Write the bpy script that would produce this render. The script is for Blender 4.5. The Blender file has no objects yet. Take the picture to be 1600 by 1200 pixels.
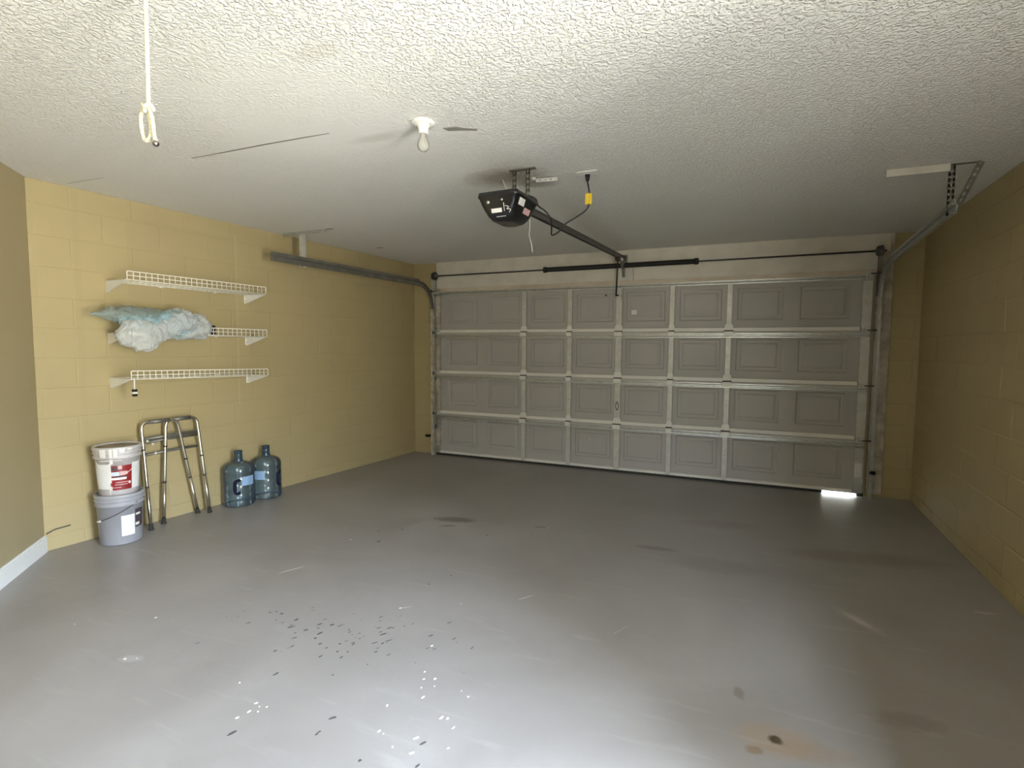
import bpy, bmesh, math, random
from mathutils import Vector, Matrix, noise
random.seed(7)
C = bpy.context.scene.collection
V = Vector
PI = math.pi

# ------------------------------------------------------------------ camera
cam_d = bpy.data.cameras.new('camera'); cam = bpy.data.objects.new('camera', cam_d); C.objects.link(cam)
bpy.context.scene.camera = cam
F, YAW, PITCH, ROLL = 820.788, -0.40254, 0.069338, 0.007055
cam_d.sensor_width = 36; cam_d.sensor_fit = 'HORIZONTAL'; cam_d.lens = F/1600*36
cam_d.clip_start = 0.02
fwd = V((math.sin(YAW)*math.cos(PITCH), math.cos(YAW)*math.cos(PITCH), -math.sin(PITCH)))
rt = V((math.cos(YAW), -math.sin(YAW), 0)); up = rt.cross(fwd)
r2 = rt*math.cos(ROLL)+up*math.sin(ROLL); u2 = -rt*math.sin(ROLL)+up*math.cos(ROLL)
M = Matrix((r2, u2, -fwd)).transposed().to_4x4(); M.translation = V((3.69302, -6.01610, 1.43838))
cam.matrix_world = M

# ------------------------------------------------------------------ light, sky, exposure
sc = bpy.context.scene
sc.view_settings.view_transform = 'Standard'; sc.view_settings.look = 'None'
sc.view_settings.gamma = 1; sc.view_settings.use_curve_mapping = False
sc.view_settings.exposure = 0.0
w = bpy.data.worlds.new('world'); sc.world = w; w.use_nodes = True
nt = w.node_tree; nt.nodes.clear()
wo = nt.nodes.new('ShaderNodeOutputWorld'); bg = nt.nodes.new('ShaderNodeBackground')
tc = nt.nodes.new('ShaderNodeTexCoord'); sp = nt.nodes.new('ShaderNodeSeparateXYZ')
rp = nt.nodes.new('ShaderNodeValToRGB'); mr = nt.nodes.new('ShaderNodeMapRange')
mr.inputs['From Min'].default_value = -1; mr.inputs['From Max'].default_value = 1
SKY = (1.76, 2.15, 2.80, 1); GROUND = (1.12, 1.09, .93, 1); DIM_BAND = (.85, .88, .78, 1); HAZE = (1.05, 1.15, 1.2, 1)  # horizon band made dimmer to balance light on walls, floor and ceiling
els = rp.color_ramp.elements
els[0].position = 0.0; els[0].color = GROUND
els[1].position = 1.0; els[1].color = SKY
for pos, col in ((0.40, GROUND), (0.478, GROUND), (0.495, DIM_BAND), (0.53, DIM_BAND), (0.57, HAZE), (0.64, SKY)):
    e = els.new(pos); e.color = col
nt.links.new(tc.outputs['Generated'], sp.inputs[0]); nt.links.new(sp.outputs['Z'], mr.inputs['Value'])
nt.links.new(mr.outputs[0], rp.inputs[0]); nt.links.new(rp.outputs[0], bg.inputs[0]); nt.links.new(bg.outputs[0], wo.inputs[0])
WORLD = 46.0
bg.inputs[1].default_value = WORLD
# sky portal filling the open side door behind the camera (guides sampling only)
DOOR_A, DOOR_B, DOOR_H = 4.95, 5.87, 2.05        # distance of the side-door jambs along the right wall

# ------------------------------------------------------------------ helpers
def tag(o, label=None, cat=None, group=None, kind=None):
    if label: o['label'] = label
    if cat: o['category'] = cat
    if group: o['group'] = group
    if kind: o['kind'] = kind
    return o

def wloc(o):
    l = V((0, 0, 0))
    while o is not None:
        l = l+o.location; o = o.parent
    return l

def empty(name, loc, label, cat, group=None):
    o = bpy.data.objects.new(name, None); C.objects.link(o); o.location = loc
    o.empty_display_size = .05
    return tag(o, label, cat, group)

class MB:
    """collects shapes in world coordinates, builds ONE mesh object"""
    def __init__(s): s.v = []; s.f = []; s.sm = []
    def add(s, vs, fs, smooth=False):
        n = len(s.v); s.v += [V(v) for v in vs]
        for f in fs: s.f.append([i+n for i in f]); s.sm.append(smooth)
        return s
    def box(s, a, b, rot=None, piv=None):
        x0, y0, z0 = [min(p, q) for p, q in zip(a, b)]; x1, y1, z1 = [max(p, q) for p, q in zip(a, b)]
        vs = [V((x, y, z)) for z in (z0, z1) for y in (y0, y1) for x in (x0, x1)]
        if rot is not None:
            c = V(piv) if piv is not None else (V(a)+V(b))/2
            vs = [rot @ (v-c)+c for v in vs]
        return s.add(vs, [(0, 2, 3, 1), (4, 5, 7, 6), (0, 1, 5, 4), (2, 6, 7, 3), (0, 4, 6, 2), (1, 3, 7, 5)])
    def tube(s, pts, r, n=8, cap=True, closed=False):
        pts = [V(p) for p in pts]; m = len(pts); rs = r if isinstance(r, (list, tuple)) else [r]*m
        vs = []; prev = None
        for i, p in enumerate(pts):
            if closed: t = (pts[(i+1) % m]-pts[i-1])
            else: t = pts[min(i+1, m-1)]-pts[max(i-1, 0)]
            if t.length < 1e-9: t = V((0, 0, 1))
            t.normalize()
            if prev is None:
                a = t.orthogonal().normalized()
            else:
                a = prev-t*prev.dot(t)
                a = a.normalized() if a.length > 1e-6 else t.orthogonal().normalized()
            prev = a; b = t.cross(a)
            for k in range(n):
                th = 2*PI*k/n; vs.append(p+(a*math.cos(th)+b*math.sin(th))*rs[i])
        fs = []
        for i in range(m if closed else m-1):
            j = (i+1) % m
            for k in range(n): fs.append((i*n+k, i*n+(k+1) % n, j*n+(k+1) % n, j*n+k))
        s.add(vs, fs, True)
        if cap and not closed:
            s.add(vs[:n], [tuple(range(n-1, -1, -1))]); s.add(vs[-n:], [tuple(range(n))])
        return s
    def lathe(s, prof, c, n=32, axis=None, smooth=True, a0=0, a1=2*PI):
        """prof: list of (r, h) along axis from c"""
        c = V(c); ax = V(axis).normalized() if axis else V((0, 0, 1))
        a = V((1, 0, 0)) if abs(ax.z) > .9 else ax.orthogonal().normalized()
        a = (a-ax*a.dot(ax)).normalized(); b = ax.cross(a)
        full = abs(a1-a0-2*PI) < 1e-6; cols = n if full else n+1
        vs = []
        for r, h in prof:
            for k in range(cols):
                th = a0+(a1-a0)*k/n; vs.append(c+ax*h+(a*math.cos(th)+b*math.sin(th))*r)
        fs = []
        for i in range(len(prof)-1):
            for k in range(n):
                k2 = (k+1) % cols
                fs.append((i*cols+k, i*cols+k2, (i+1)*cols+k2, (i+1)*cols+k))
        return s.add(vs, fs, smooth)
    def cyl(s, a, b, r, n=16):
        return s.tube([a, b], r, n)
    def prism(s, poly, d):
        """poly: list of world points (planar), extruded by vector d"""
        d = V(d); n = len(poly); vs = [V(p) for p in poly]+[V(p)+d for p in poly]
        fs = [tuple(range(n-1, -1, -1)), tuple(range(n, 2*n))]
        fs += [(i, (i+1) % n, n+(i+1) % n, n+i) for i in range(n)]
        return s.add(vs, fs)
    def sphere(s, c, r, n=12, m=8, sc=(1, 1, 1)):
        c = V(c); vs = []
        for i in range(m+1):
            ph = PI*i/m
            for k in range(n):
                th = 2*PI*k/n
                vs.append(c+V((math.sin(ph)*math.cos(th)*r*sc[0], math.sin(ph)*math.sin(th)*r*sc[1], math.cos(ph)*r*sc[2])))
        fs = [(i*n+k, (i+1)*n+k, (i+1)*n+(k+1) % n, i*n+(k+1) % n) for i in range(m) for k in range(n)]
        return s.add(vs, fs, True)
    def build(s, name, mat, parent=None, loc=None, bevel=0, **kw):
        base = wloc(parent) if parent is not None else (V(loc) if loc is not None else V((0, 0, 0)))
        off = base
        me = bpy.data.meshes.new(name)
        me.from_pydata([tuple(v-off) for v in s.v], [], s.f)
        me.polygons.foreach_set('use_smooth', s.sm)
        me.materials.append(mat)
        bm = bmesh.new(); bm.from_mesh(me)
        bmesh.ops.remove_doubles(bm, verts=bm.verts, dist=1e-6)
        bmesh.ops.recalc_face_normals(bm, faces=bm.faces); bm.to_mesh(me); bm.free()
        o = bpy.data.objects.new(name, me); C.objects.link(o)
        if parent is not None: o.parent = parent
        elif loc is not None: o.location = loc
        if bevel:
            b = o.modifiers.new('bevel', 'BEVEL'); b.width = bevel; b.segments = 2; b.limit_method = 'ANGLE'
        return tag(o, **kw)

def arc(c, r, a0, a1, n, ux, uz):
    c = V(c); ux = V(ux); uz = V(uz)
    return [c+ux*(r*math.cos(a0+(a1-a0)*i/n))+uz*(r*math.sin(a0+(a1-a0)*i/n)) for i in range(n+1)]

def smooth_path(pts, n=6):
    pts = [V(p) for p in pts]; out = []
    P = [pts[0]]+pts+[pts[-1]]
    for i in range(1, len(P)-2):
        for k in range(n):
            t = k/n; a, b, c, d = P[i-1], P[i], P[i+1], P[i+2]
            out.append(.5*((2*b)+(c-a)*t+(2*a-5*b+4*c-d)*t*t+(3*b-a-3*c+d)*t**3))
    out.append(pts[-1]); return out

# ------------------------------------------------------------------ materials
def mat(name, col, rough=.5, metal=0, bump=None, var=None, spec=.5, extra=None):
    m = bpy.data.materials.new(name); m.use_nodes = True; t = m.node_tree; N = t.nodes; L = t.links
    b = N['Principled BSDF']
    b.inputs['Base Color'].default_value = (*col, 1); b.inputs['Roughness'].default_value = rough
    b.inputs['Metallic'].default_value = metal; b.inputs['Specular IOR Level'].default_value = spec
    co = N.new('ShaderNodeNewGeometry').outputs['Position']
    if var:       # (scale, amount[, colour2])
        nz = N.new('ShaderNodeTexNoise'); nz.inputs['Scale'].default_value = var[0]; nz.inputs['Detail'].default_value = 5
        L.new(co, nz.inputs['Vector'])
        r = N.new('ShaderNodeValToRGB'); r.color_ramp.elements[0].position = .3; r.color_ramp.elements[1].position = .7
        c2 = var[2] if len(var) > 2 else tuple(c*(1-var[1]) for c in col)
        r.color_ramp.elements[0].color = (*c2, 1); r.color_ramp.elements[1].color = (*col, 1)
        L.new(nz.outputs['Fac'], r.inputs[0]); L.new(r.outputs[0], b.inputs['Base Color'])
    if bump:      # (scale, strength, distance)
        nz = N.new('ShaderNodeTexNoise'); nz.inputs['Scale'].default_value = bump[0]; nz.inputs['Detail'].default_value = 3
        L.new(co, nz.inputs['Vector'])
        bp = N.new('ShaderNodeBump'); bp.inputs['Strength'].default_value = bump[1]; bp.inputs['Distance'].default_value = bump[2]
        L.new(nz.outputs['Fac'], bp.inputs['Height']); L.new(bp.outputs[0], b.inputs['Normal'])
    if extra: extra(m, t, N, L, b, co)
    return m

def mixc(N, L, fac, a, b, mode='MIX'):
    m = N.new('ShaderNodeMix'); m.data_type = 'RGBA'; m.blend_type = mode
    if hasattr(fac, 'links'): L.new(fac, m.inputs[0])
    else: m.inputs[0].default_value = fac
    for s, i in ((a, 6), (b, 7)):
        if hasattr(s, 'links'): L.new(s, m.inputs[i])
        else: m.inputs[i].default_value = (*s, 1)
    return m.outputs[2]

def blob(N, L, co, c, r, nscale=8, namt=.5, rot=0, soft=.35):
    """soft elliptical mask around c with ragged edge; r = (rx, ry, rz)"""
    mp = N.new('ShaderNodeMapping'); mp.vector_type = 'TEXTURE'
    mp.inputs['Location'].default_value = c; mp.inputs['Rotation'].default_value = (0, 0, rot); mp.inputs['Scale'].default_value = r
    L.new(co, mp.inputs[0])
    ln = N.new('ShaderNodeVectorMath'); ln.operation = 'LENGTH'; L.new(mp.outputs[0], ln.inputs[0])
    nz = N.new('ShaderNodeTexNoise'); nz.inputs['Scale'].default_value = nscale; nz.inputs['Detail'].default_value = 4; L.new(co, nz.inputs['Vector'])
    ad = N.new('ShaderNodeMath'); ad.operation = 'MULTIPLY_ADD'; ad.inputs[1].default_value = namt*2; L.new(nz.outputs['Fac'], ad.inputs[0]); L.new(ln.outputs['Value'], ad.inputs[2])
    mr = N.new('ShaderNodeMapRange'); mr.inputs['From Min'].default_value = 1+namt-soft; mr.inputs['From Max'].default_value = 1+namt+soft
    mr.inputs['To Min'].default_value = 1; mr.inputs['To Max'].default_value = 0
    L.new(ad.outputs[0], mr.inputs['Value']); return mr.outputs[0]

def mul(N, L, a, k):
    m = N.new('ShaderNodeMath'); m.operation = 'MULTIPLY'; L.new(a, m.inputs[0]); m.inputs[1].default_value = k; return m.outputs[0]

def floor_x(m, t, N, L, b, co):
    n1 = N.new('ShaderNodeTexNoise'); n1.inputs['Scale'].default_value = 1.1; n1.inputs['Detail'].default_value = 6; n1.inputs['Distortion'].default_value = .6; L.new(co, n1.inputs['Vector'])
    r1 = N.new('ShaderNodeValToRGB'); r1.color_ramp.elements[0].position = .32; r1.color_ramp.elements[1].position = .68
    r1.color_ramp.elements[0].color = (.288, .268, .247, 1); r1.color_ramp.elements[1].color = (.355, .337, .316, 1)
    L.new(n1.outputs['Fac'], r1.inputs[0]); col = r1.outputs[0]
    # tyre scuffs / streaks, stretched noise
    mp = N.new('ShaderNodeMapping'); mp.inputs['Rotation'].default_value = (0, 0, .5); mp.inputs['Scale'].default_value = (2.2, 16, 1); L.new(co, mp.inputs[0])
    n2 = N.new('ShaderNodeTexNoise'); n2.inputs['Scale'].default_value = 1; n2.inputs['Detail'].default_value = 6; L.new(mp.outputs[0], n2.inputs['Vector'])
    r2_ = N.new('ShaderNodeMapRange'); r2_.inputs['From Min'].default_value = .60; r2_.inputs['From Max'].default_value = .78; L.new(n2.outputs['Fac'], r2_.inputs['Value'])
    col = mixc(N, L, mul(N, L, r2_.outputs[0], .35), col, (.46, .45, .43))
    for c, r, a, k, cc in [((1.58, -2.24, 0), (.17, .06, 1), .25, .60, (.07, .05, .035)), ((1.60, -2.40, 0), (.06, .015, 1), .4, .7, (.07, .05, .035)),
                       ((3.21, -2.20, 0), (.13, .035, 1), .1, .35, (.08, .055, .04)),
                       ((3.62, -2.35, 0), (.28, .12, 1), .1, .2, (.12, .09, .07)),
                       ((3.88, -3.935, 0), (.13, .08, 1), .1, .40, (.36, .24, .13)), ((3.875, -3.935, 0), (.022, .022, 1), 0, .9, (.04, .025, .01)),
                       ((4.0, -3.95, 0), (.14, .05, 1), .2, .30, (.30, .20, .12)), ((3.80, -4.02, 0), (.03, .02, 1), .2, .6, (.22, .13, .05)),
                       ((4.34, -2.80, 0), (.075, .020, 1), -.9, .55, (.62, .60, .56)), ((4.34, -2.80, 0), (.15, .04, 1), -.9, .25, (.55, .52, .48)),
                       ((5.0, -2.42, 0), (.05, .014, 1), .2, .5, (.62, .60, .56)), ((1.18, -4.565, 0), (.05, .025, 1), .4, .22, (.75, .75, .77)),
                       ((4.55, -1.8, 0), (.5, .12, 1), .2, .3, (.15, .10, .07)), ((3.6, -1.45, 0), (.3, .1, 1), .2, .2, (.15, .10, .07)),
                       ((4.35, -3.62, 0), (.12, .05, 1), .2, .35, (.16, .12, .09)), ((3.75, -3.70, 0), (.02, .04, 1), .2, .45, (.12, .09, .06)),
                       ((2.3, -2.12, 0), (.05, .02, 1), .2, .45, (.12, .09, .06))]:
        col = mixc(N, L, mul(N, L, blob(N, L, co, c, r, 30, .55, a, .3), k), col, cc)
    # grey-blue fine dust near the rear door
    L.new(col, b.inputs['Base Color'])
    rr = N.new('ShaderNodeMapRange'); rr.inputs['To Min'].default_value = .30; rr.inputs['To Max'].default_value = .52; L.new(n1.outputs['Fac'], rr.inputs['Value']); L.new(rr.outputs[0], b.inputs['Roughness'])
    n3 = N.new('ShaderNodeTexNoise'); n3.inputs['Scale'].default_value = 9; n3.inputs['Detail'].default_value = 4; L.new(co, n3.inputs['Vector'])
    bp = N.new('ShaderNodeBump'); bp.inputs['Strength'].default_value = .25; bp.inputs['Distance'].default_value = .01; L.new(n3.outputs['Fac'], bp.inputs['Height']); L.new(bp.outputs[0], b.inputs['Normal'])

def ceil_x(m, t, N, L, b, co):
    # knock-down texture: warped voronoi ridges + fine noise, faded inside the patched (smoother) areas
    nw = N.new('ShaderNodeTexNoise'); nw.inputs['Scale'].default_value = 22; nw.inputs['Detail'].default_value = 2; L.new(co, nw.inputs['Vector'])
    ad = N.new('ShaderNodeVectorMath'); ad.operation = 'MULTIPLY_ADD'; ad.inputs[1].default_value = (.022, .022, .022); L.new(nw.outputs['Color'], ad.inputs[0]); L.new(co, ad.inputs[2])
    n1 = N.new('ShaderNodeTexNoise'); n1.inputs['Scale'].default_value = 70; n1.inputs['Detail'].default_value = 2.5; L.new(ad.outputs[0], n1.inputs['Vector'])
    r = N.new('ShaderNodeMapRange'); r.interpolation_type = 'SMOOTHSTEP'; r.inputs['From Min'].default_value = .42; r.inputs['From Max'].default_value = .62; L.new(n1.outputs['Fac'], r.inputs['Value'])
    msk = blob(N, L, co, (1.75, -4.0, 2.54), (.60, .55, 3), 2.5, .3, 0, .3)
    st = N.new('ShaderNodeMapRange'); st.inputs['To Min'].default_value = .85; st.inputs['To Max'].default_value = .35; L.new(msk, st.inputs['Value'])
    bp = N.new('ShaderNodeBump'); bp.inputs['Distance'].default_value = .006; L.new(st.outputs[0], bp.inputs['Strength']); L.new(r.outputs[0], bp.inputs['Height']); L.new(bp.outputs[0], b.inputs['Normal'])
    n2 = N.new('ShaderNodeTexNoise'); n2.inputs['Scale'].default_value = 1.3; n2.inputs['Detail'].default_value = 4; L.new(co, n2.inputs['Vector'])
    col = mixc(N, L, n2.outputs['Fac'], (.85, .835, .79), (.89, .875, .84))
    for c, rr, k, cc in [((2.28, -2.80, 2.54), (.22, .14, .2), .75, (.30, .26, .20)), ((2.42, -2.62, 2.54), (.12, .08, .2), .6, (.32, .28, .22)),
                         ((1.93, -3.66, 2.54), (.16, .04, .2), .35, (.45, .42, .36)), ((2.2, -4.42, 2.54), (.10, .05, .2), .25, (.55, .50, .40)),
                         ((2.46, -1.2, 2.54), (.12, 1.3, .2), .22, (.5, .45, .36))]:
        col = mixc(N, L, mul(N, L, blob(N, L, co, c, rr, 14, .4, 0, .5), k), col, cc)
    L.new(col, b.inputs['Base Color'])

def olive(name, col, patches=()):
    def x(m, t, N, L, b, co):
        n1 = N.new('ShaderNodeTexNoise'); n1.inputs['Scale'].default_value = 1.7; n1.inputs['Detail'].default_value = 5; L.new(co, n1.inputs['Vector'])
        c = mixc(N, L, n1.outputs['Fac'], tuple(v*.93 for v in col), tuple(v*1.06 for v in col))
        for lo, hi, k, cc in patches:
            mp = N.new('ShaderNodeSeparateXYZ'); L.new(co, mp.inputs[0])
            last = None
            for ax, i in (('Y', 1), ('Z', 2)):
                g = N.new('ShaderNodeMath'); g.operation = 'GREATER_THAN'; g.inputs[1].default_value = lo[i]; L.new(mp.outputs[ax], g.inputs[0])
                l = N.new('ShaderNodeMath'); l.operation = 'LESS_THAN'; l.inputs[1].default_value = hi[i]; L.new(mp.outputs[ax], l.inputs[0])
                q = N.new('ShaderNodeMath'); q.operation = 'MULTIPLY'; L.new(g.outputs[0], q.inputs[0]); L.new(l.outputs[0], q.inputs[1])
                if last is None: last = q.outputs[0]
                else:
                    z = N.new('ShaderNodeMath'); z.operation = 'MULTIPLY'; L.new(last, z.inputs[0]); L.new(q.outputs[0], z.inputs[1]); last = z.outputs[0]
            c = mixc(N, L, mul(N, L, last, k), c, cc)
        L.new(c, b.inputs['Base Color'])
        n3 = N.new('ShaderNodeTexNoise'); n3.inputs['Scale'].default_value = 130; n3.inputs['Detail'].default_value = 3; L.new(co, n3.inputs['Vector'])
        bp = N.new('ShaderNodeBump'); bp.inputs['Strength'].default_value = .25; bp.inputs['Distance'].default_value = .003; L.new(n3.outputs['Fac'], bp.inputs['Height']); L.new(bp.outputs[0], b.inputs['Normal'])
    return mat(name, col, .55, extra=x, spec=.35)

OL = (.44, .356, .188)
m_floor = mat('painted_concrete', (.34, .32, .30), .45, extra=floor_x)
m_ceil = mat('ceiling_texture', (.82, .8, .74), .9, extra=ceil_x)
m_olive = olive('olive_wall_paint', OL)
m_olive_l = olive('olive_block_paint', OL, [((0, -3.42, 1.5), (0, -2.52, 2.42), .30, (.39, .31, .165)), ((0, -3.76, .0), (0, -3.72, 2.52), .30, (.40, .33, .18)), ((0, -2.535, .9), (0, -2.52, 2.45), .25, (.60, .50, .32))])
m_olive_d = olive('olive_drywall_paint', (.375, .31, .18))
m_base = mat('white_baseboard_paint', (.82, .82, .80), .45, bump=(60, .2, .003))
m_wood = mat('white_painted_wood', (.72, .68, .60), .6, bump=(25, .3, .004), var=(6, .14))
m_woodr = mat('white_wood_rust_edge', (.68, .62, .53), .6, bump=(25, .3, .004), var=(3, .3, (.55, .45, .34)))
m_jamb = mat('scuffed_white_jamb_paint', (.62, .57, .49), .6, bump=(25, .3, .004), var=(9, .4, (.34, .29, .24)))
m_panel = mat('grey_door_skin', (.44, .42, .395), .55, var=(1.2, .08), bump=(90, .08, .002))
m_lip = mat('light_painted_steel_lip', (.82, .80, .74), .4, var=(4, .12))
m_galv = mat('galvanised_steel', (.58, .59, .57), .38, .75, var=(22, .22), bump=(60, .1, .001))
m_galvp = mat('painted_galvanised_strip', (.62, .61, .56), .45, .25, var=(14, .18))
m_dark = mat('dark_steel', (.10, .09, .08), .5, .4, var=(20, .4))
m_black = mat('black_painted_steel', (.012, .012, .012), .45)
m_blackp = mat('black_glossy_plastic', (.010, .010, .011), .18)
m_rail = mat('grey_rail_steel', (.20, .19, .175), .45, .5, var=(6, .3))
m_track = mat('weathered_track_steel', (.26, .25, .22), .45, .6, var=(10, .3))
m_track_lit = mat('lit_track_steel', (.75, .74, .68), .4, .35, var=(16, .3, (.4, .36, .3)))  # left upright track: the light it catches is put into the colour
m_rubber = mat('black_rubber', (.03, .028, .025), .7)
m_white = mat('white_coated_wire', (.90, .87, .78), .4)
m_whitep = mat('white_plastic', (.85, .84, .80), .35)
m_porc = mat('white_porcelain', (.86, .86, .82), .25)
m_chrome = mat('brushed_aluminium', (.74, .70, .62), .26, 1.0)
m_brass = mat('bronze_screw', (.35, .25, .14), .4, .7)
m_greyp = mat('grey_bucket_plastic', (.37, .37, .40), .38)
m_wbuck = mat('dirty_white_bucket_plastic', (.66, .63, .64), .38, var=(9, .25, (.48, .44, .42)))
m_lidtop = mat('dusty_lid', (.42, .38, .31), .7, var=(12, .4))
m_lab_w = mat('white_paper_label', (.84, .83, .82), .5, var=(60, .06))
m_lab_r = mat('dark_red_label', (.36, .02, .025), .4, var=(50, .5))
m_lab_b = mat('pale_blue_print', (.62, .76, .86), .4)
m_lab_k = mat('dark_print', (.07, .05, .06), .5)
m_lab_p = mat('pink_print', (.66, .42, .41), .4)
m_paint = mat('dried_white_paint', (.86, .83, .79), .3, bump=(40, .5, .002))
m_cream = mat('cream_plastic', (.80, .78, .70), .4)
m_yellow = mat('yellow_tag', (.80, .58, .04), .4)
m_rope = mat('cream_cotton_rope', (.88, .83, .62), .8, bump=(400, .6, .002))
m_bead = mat('steel_bead', (.35, .33, .30), .12, 1.0)
m_navy = mat('dark_blue_handle', (.006, .008, .03), .5, spec=.2)
m_neck = mat('dark_blue_neck', (.03, .06, .085), .15)
m_jlab = mat('light_blue_label', (.30, .45, .66), .45)
m_conc = mat('driveway_concrete', (.55, .53, .49), .8, var=(5, .2))
m_ext = mat('exterior_stucco', (.60, .56, .48), .9)
m_flake = mat('grey_bare_plaster', (.26, .24, .22), .8)
m_wirew = mat('white_wire', (.75, .73, .68), .5)
m_sticker = mat('pale_sticker', (.78, .74, .73), .5)
m_seam = mat('shadowy_joint', (.16, .14, .11), .9)
m_daydot = mat('daylight_dot_white', (.95, .95, .95), .2)  # white that stands in for daylight through a pinhole

def clearmat(name, tint, alpha, dif, rough=.1, gl=.12, boost=.0):
    m = bpy.data.materials.new(name); m.use_nodes = True; t = m.node_tree; N = t.nodes; L = t.links; N.clear()
    o = N.new('ShaderNodeOutputMaterial'); tr = N.new('ShaderNodeBsdfTransparent'); tr.inputs[0].default_value = (*tint, 1)
    gs = N.new('ShaderNodeBsdfGlossy'); gs.inputs['Roughness'].default_value = rough
    df = N.new('ShaderNodeBsdfDiffuse'); df.inputs[0].default_value = (*dif, 1)
    tl = N.new('ShaderNodeBsdfTranslucent'); tl.inputs[0].default_value = (*dif, 1)
    a = N.new('ShaderNodeMixShader'); a.inputs[0].default_value = .28; L.new(df.outputs[0], a.inputs[1]); L.new(tl.outputs[0], a.inputs[2])
    b = N.new('ShaderNodeMixShader'); b.inputs[0].default_value = alpha; L.new(tr.outputs[0], b.inputs[1]); L.new(a.outputs[0], b.inputs[2])
    lw = N.new('ShaderNodeLayerWeight'); lw.inputs[0].default_value = gl
    c = N.new('ShaderNodeMixShader'); fa = N.new('ShaderNodeMath'); fa.operation = 'ADD'; fa.use_clamp = True; fa.inputs[1].default_value = boost; L.new(lw.outputs['Fresnel'], fa.inputs[0]); L.new(fa.outputs[0], c.inputs[0]); L.new(b.outputs[0], c.inputs[1]); L.new(gs.outputs[0], c.inputs[2])
    L.new(c.outputs[0], o.inputs[0])
    return m, t, b, df
m_jug = clearmat('blue_jug_plastic', (.76, .86, .94), .12, (.22, .36, .50), .14, .28, .05)[0]
m_bulb = clearmat('clear_bulb_glass', (.92, .92, .90), .30, (.88, .86, .80), .05, .15)[0]
m_film, _t, _b, _d = clearmat('crumpled_clear_film', (.95, .97, .98), .58, (.93, .96, .99), .22, .22)
m_filmb, _t, _b, _d = clearmat('blue_tinted_film', (.86, .95, .98), .62, (.60, .84, .95), .25, .22)
m_filmg, _t, _b, _d = clearmat('grey_blue_film', (.82, .86, .84), .46, (.55, .64, .64), .4, .15)

# ------------------------------------------------------------------ room shell
H = 2.542
PL0 = V((-.33, .05, 0)); PL1 = V((-.675, -4.01, 0)); dL = (PL1-PL0).normalized(); nL = V((-dL.y, dL.x, 0))
if nL.x < 0: nL = -nL
PR0 = V((5.275, .05, 0)); PR1 = V((5.075, -4.6, 0)); dR = (PR1-PR0).normalized(); nR = V((-dR.y, dR.x, 0))
if nR.x > 0: nR = -nR
LLEN = (PL1-PL0).length
RLEN = 7.3
def LW(s, off, z): return PL0+dL*s+nL*off+V((0, 0, z))
def RW(s, off, z): return PR0+dR*s+nR*off+V((0, 0, z))
PD = PL1+V((1, -1, 0)).normalized()*1.7        # end of the diagonal wall
RB = RW(RLEN, 0, 0)

fl = MB(); fl.box((-3, -8.0, -.12), (6.2, .16, 0)); o_floor = fl.build('floor', m_floor, kind='structure')
cl = MB(); cl.box((-3, -8.0, H), (6.2, .30, H+.12)); o_ceil = cl.build('ceiling', m_ceil, kind='structure')
dw = MB(); dw.box((-8, .165, -.20), (14, 14, -.035)); dw.build('ground', m_conc, kind='structure')

def wallslab(name, a, b, n, z0, z1, th, mt, inset=0.0):
    a = V(a); b = V(b); m = MB()
    p = [a-n*inset, b-n*inset, b-n*th, a-n*th]
    m.prism([V((q.x, q.y, z0)) for q in p], (0, 0, z1-z0)); return m

IN = .003
wl = wallslab('wall_left', PL0-dL*.2, PL1+dL*.0, nL, 0, H, .2, m_olive, IN).build('wall_left', m_olive_l, kind='structure')
nD = V((1, 1, 0)).normalized()
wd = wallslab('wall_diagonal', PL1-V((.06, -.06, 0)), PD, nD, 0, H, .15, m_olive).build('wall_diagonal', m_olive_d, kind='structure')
wb = MB(); wb.prism([V((PD.x, PD.y, 0)), V((PD.x, -7.3, 0)), V((PD.x-.15, -7.3, 0)), V((PD.x-.15, PD.y, 0))], (0, 0, H))
WX0, WX1, WZ0, WZ1 = 4.15, 4.90, 1.0, 1.88        # unseen window added to the back wall as a second daylight source
for x0_, x1_, z0_, z1_ in ((PD.x-.15, WX0, 0, H), (WX1, 5.3, 0, H), (WX0, WX1, 0, WZ0), (WX0, WX1, WZ1, H)):
    wb.box((x0_, -7.45, z0_), (x1_, -7.3, z1_))
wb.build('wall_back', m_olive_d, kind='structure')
# right wall with the open side door
wr = wallslab('w', PR0-dR*.2, RW(DOOR_A, 0, 0), nR, 0, H, .2, None, IN)
w2 = wallslab('w', RW(DOOR_B, 0, 0), RW(RLEN+.2, 0, 0), nR, 0, H, .2, None, IN)
w3 = wallslab('w', RW(DOOR_A, 0, 0), RW(DOOR_B, 0, 0), nR, DOOR_H, H, .2, None, IN)
for q in (w2, w3): wr.add(q.v, q.f)
wr.build('wall_right', m_olive, kind='structure')
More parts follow.
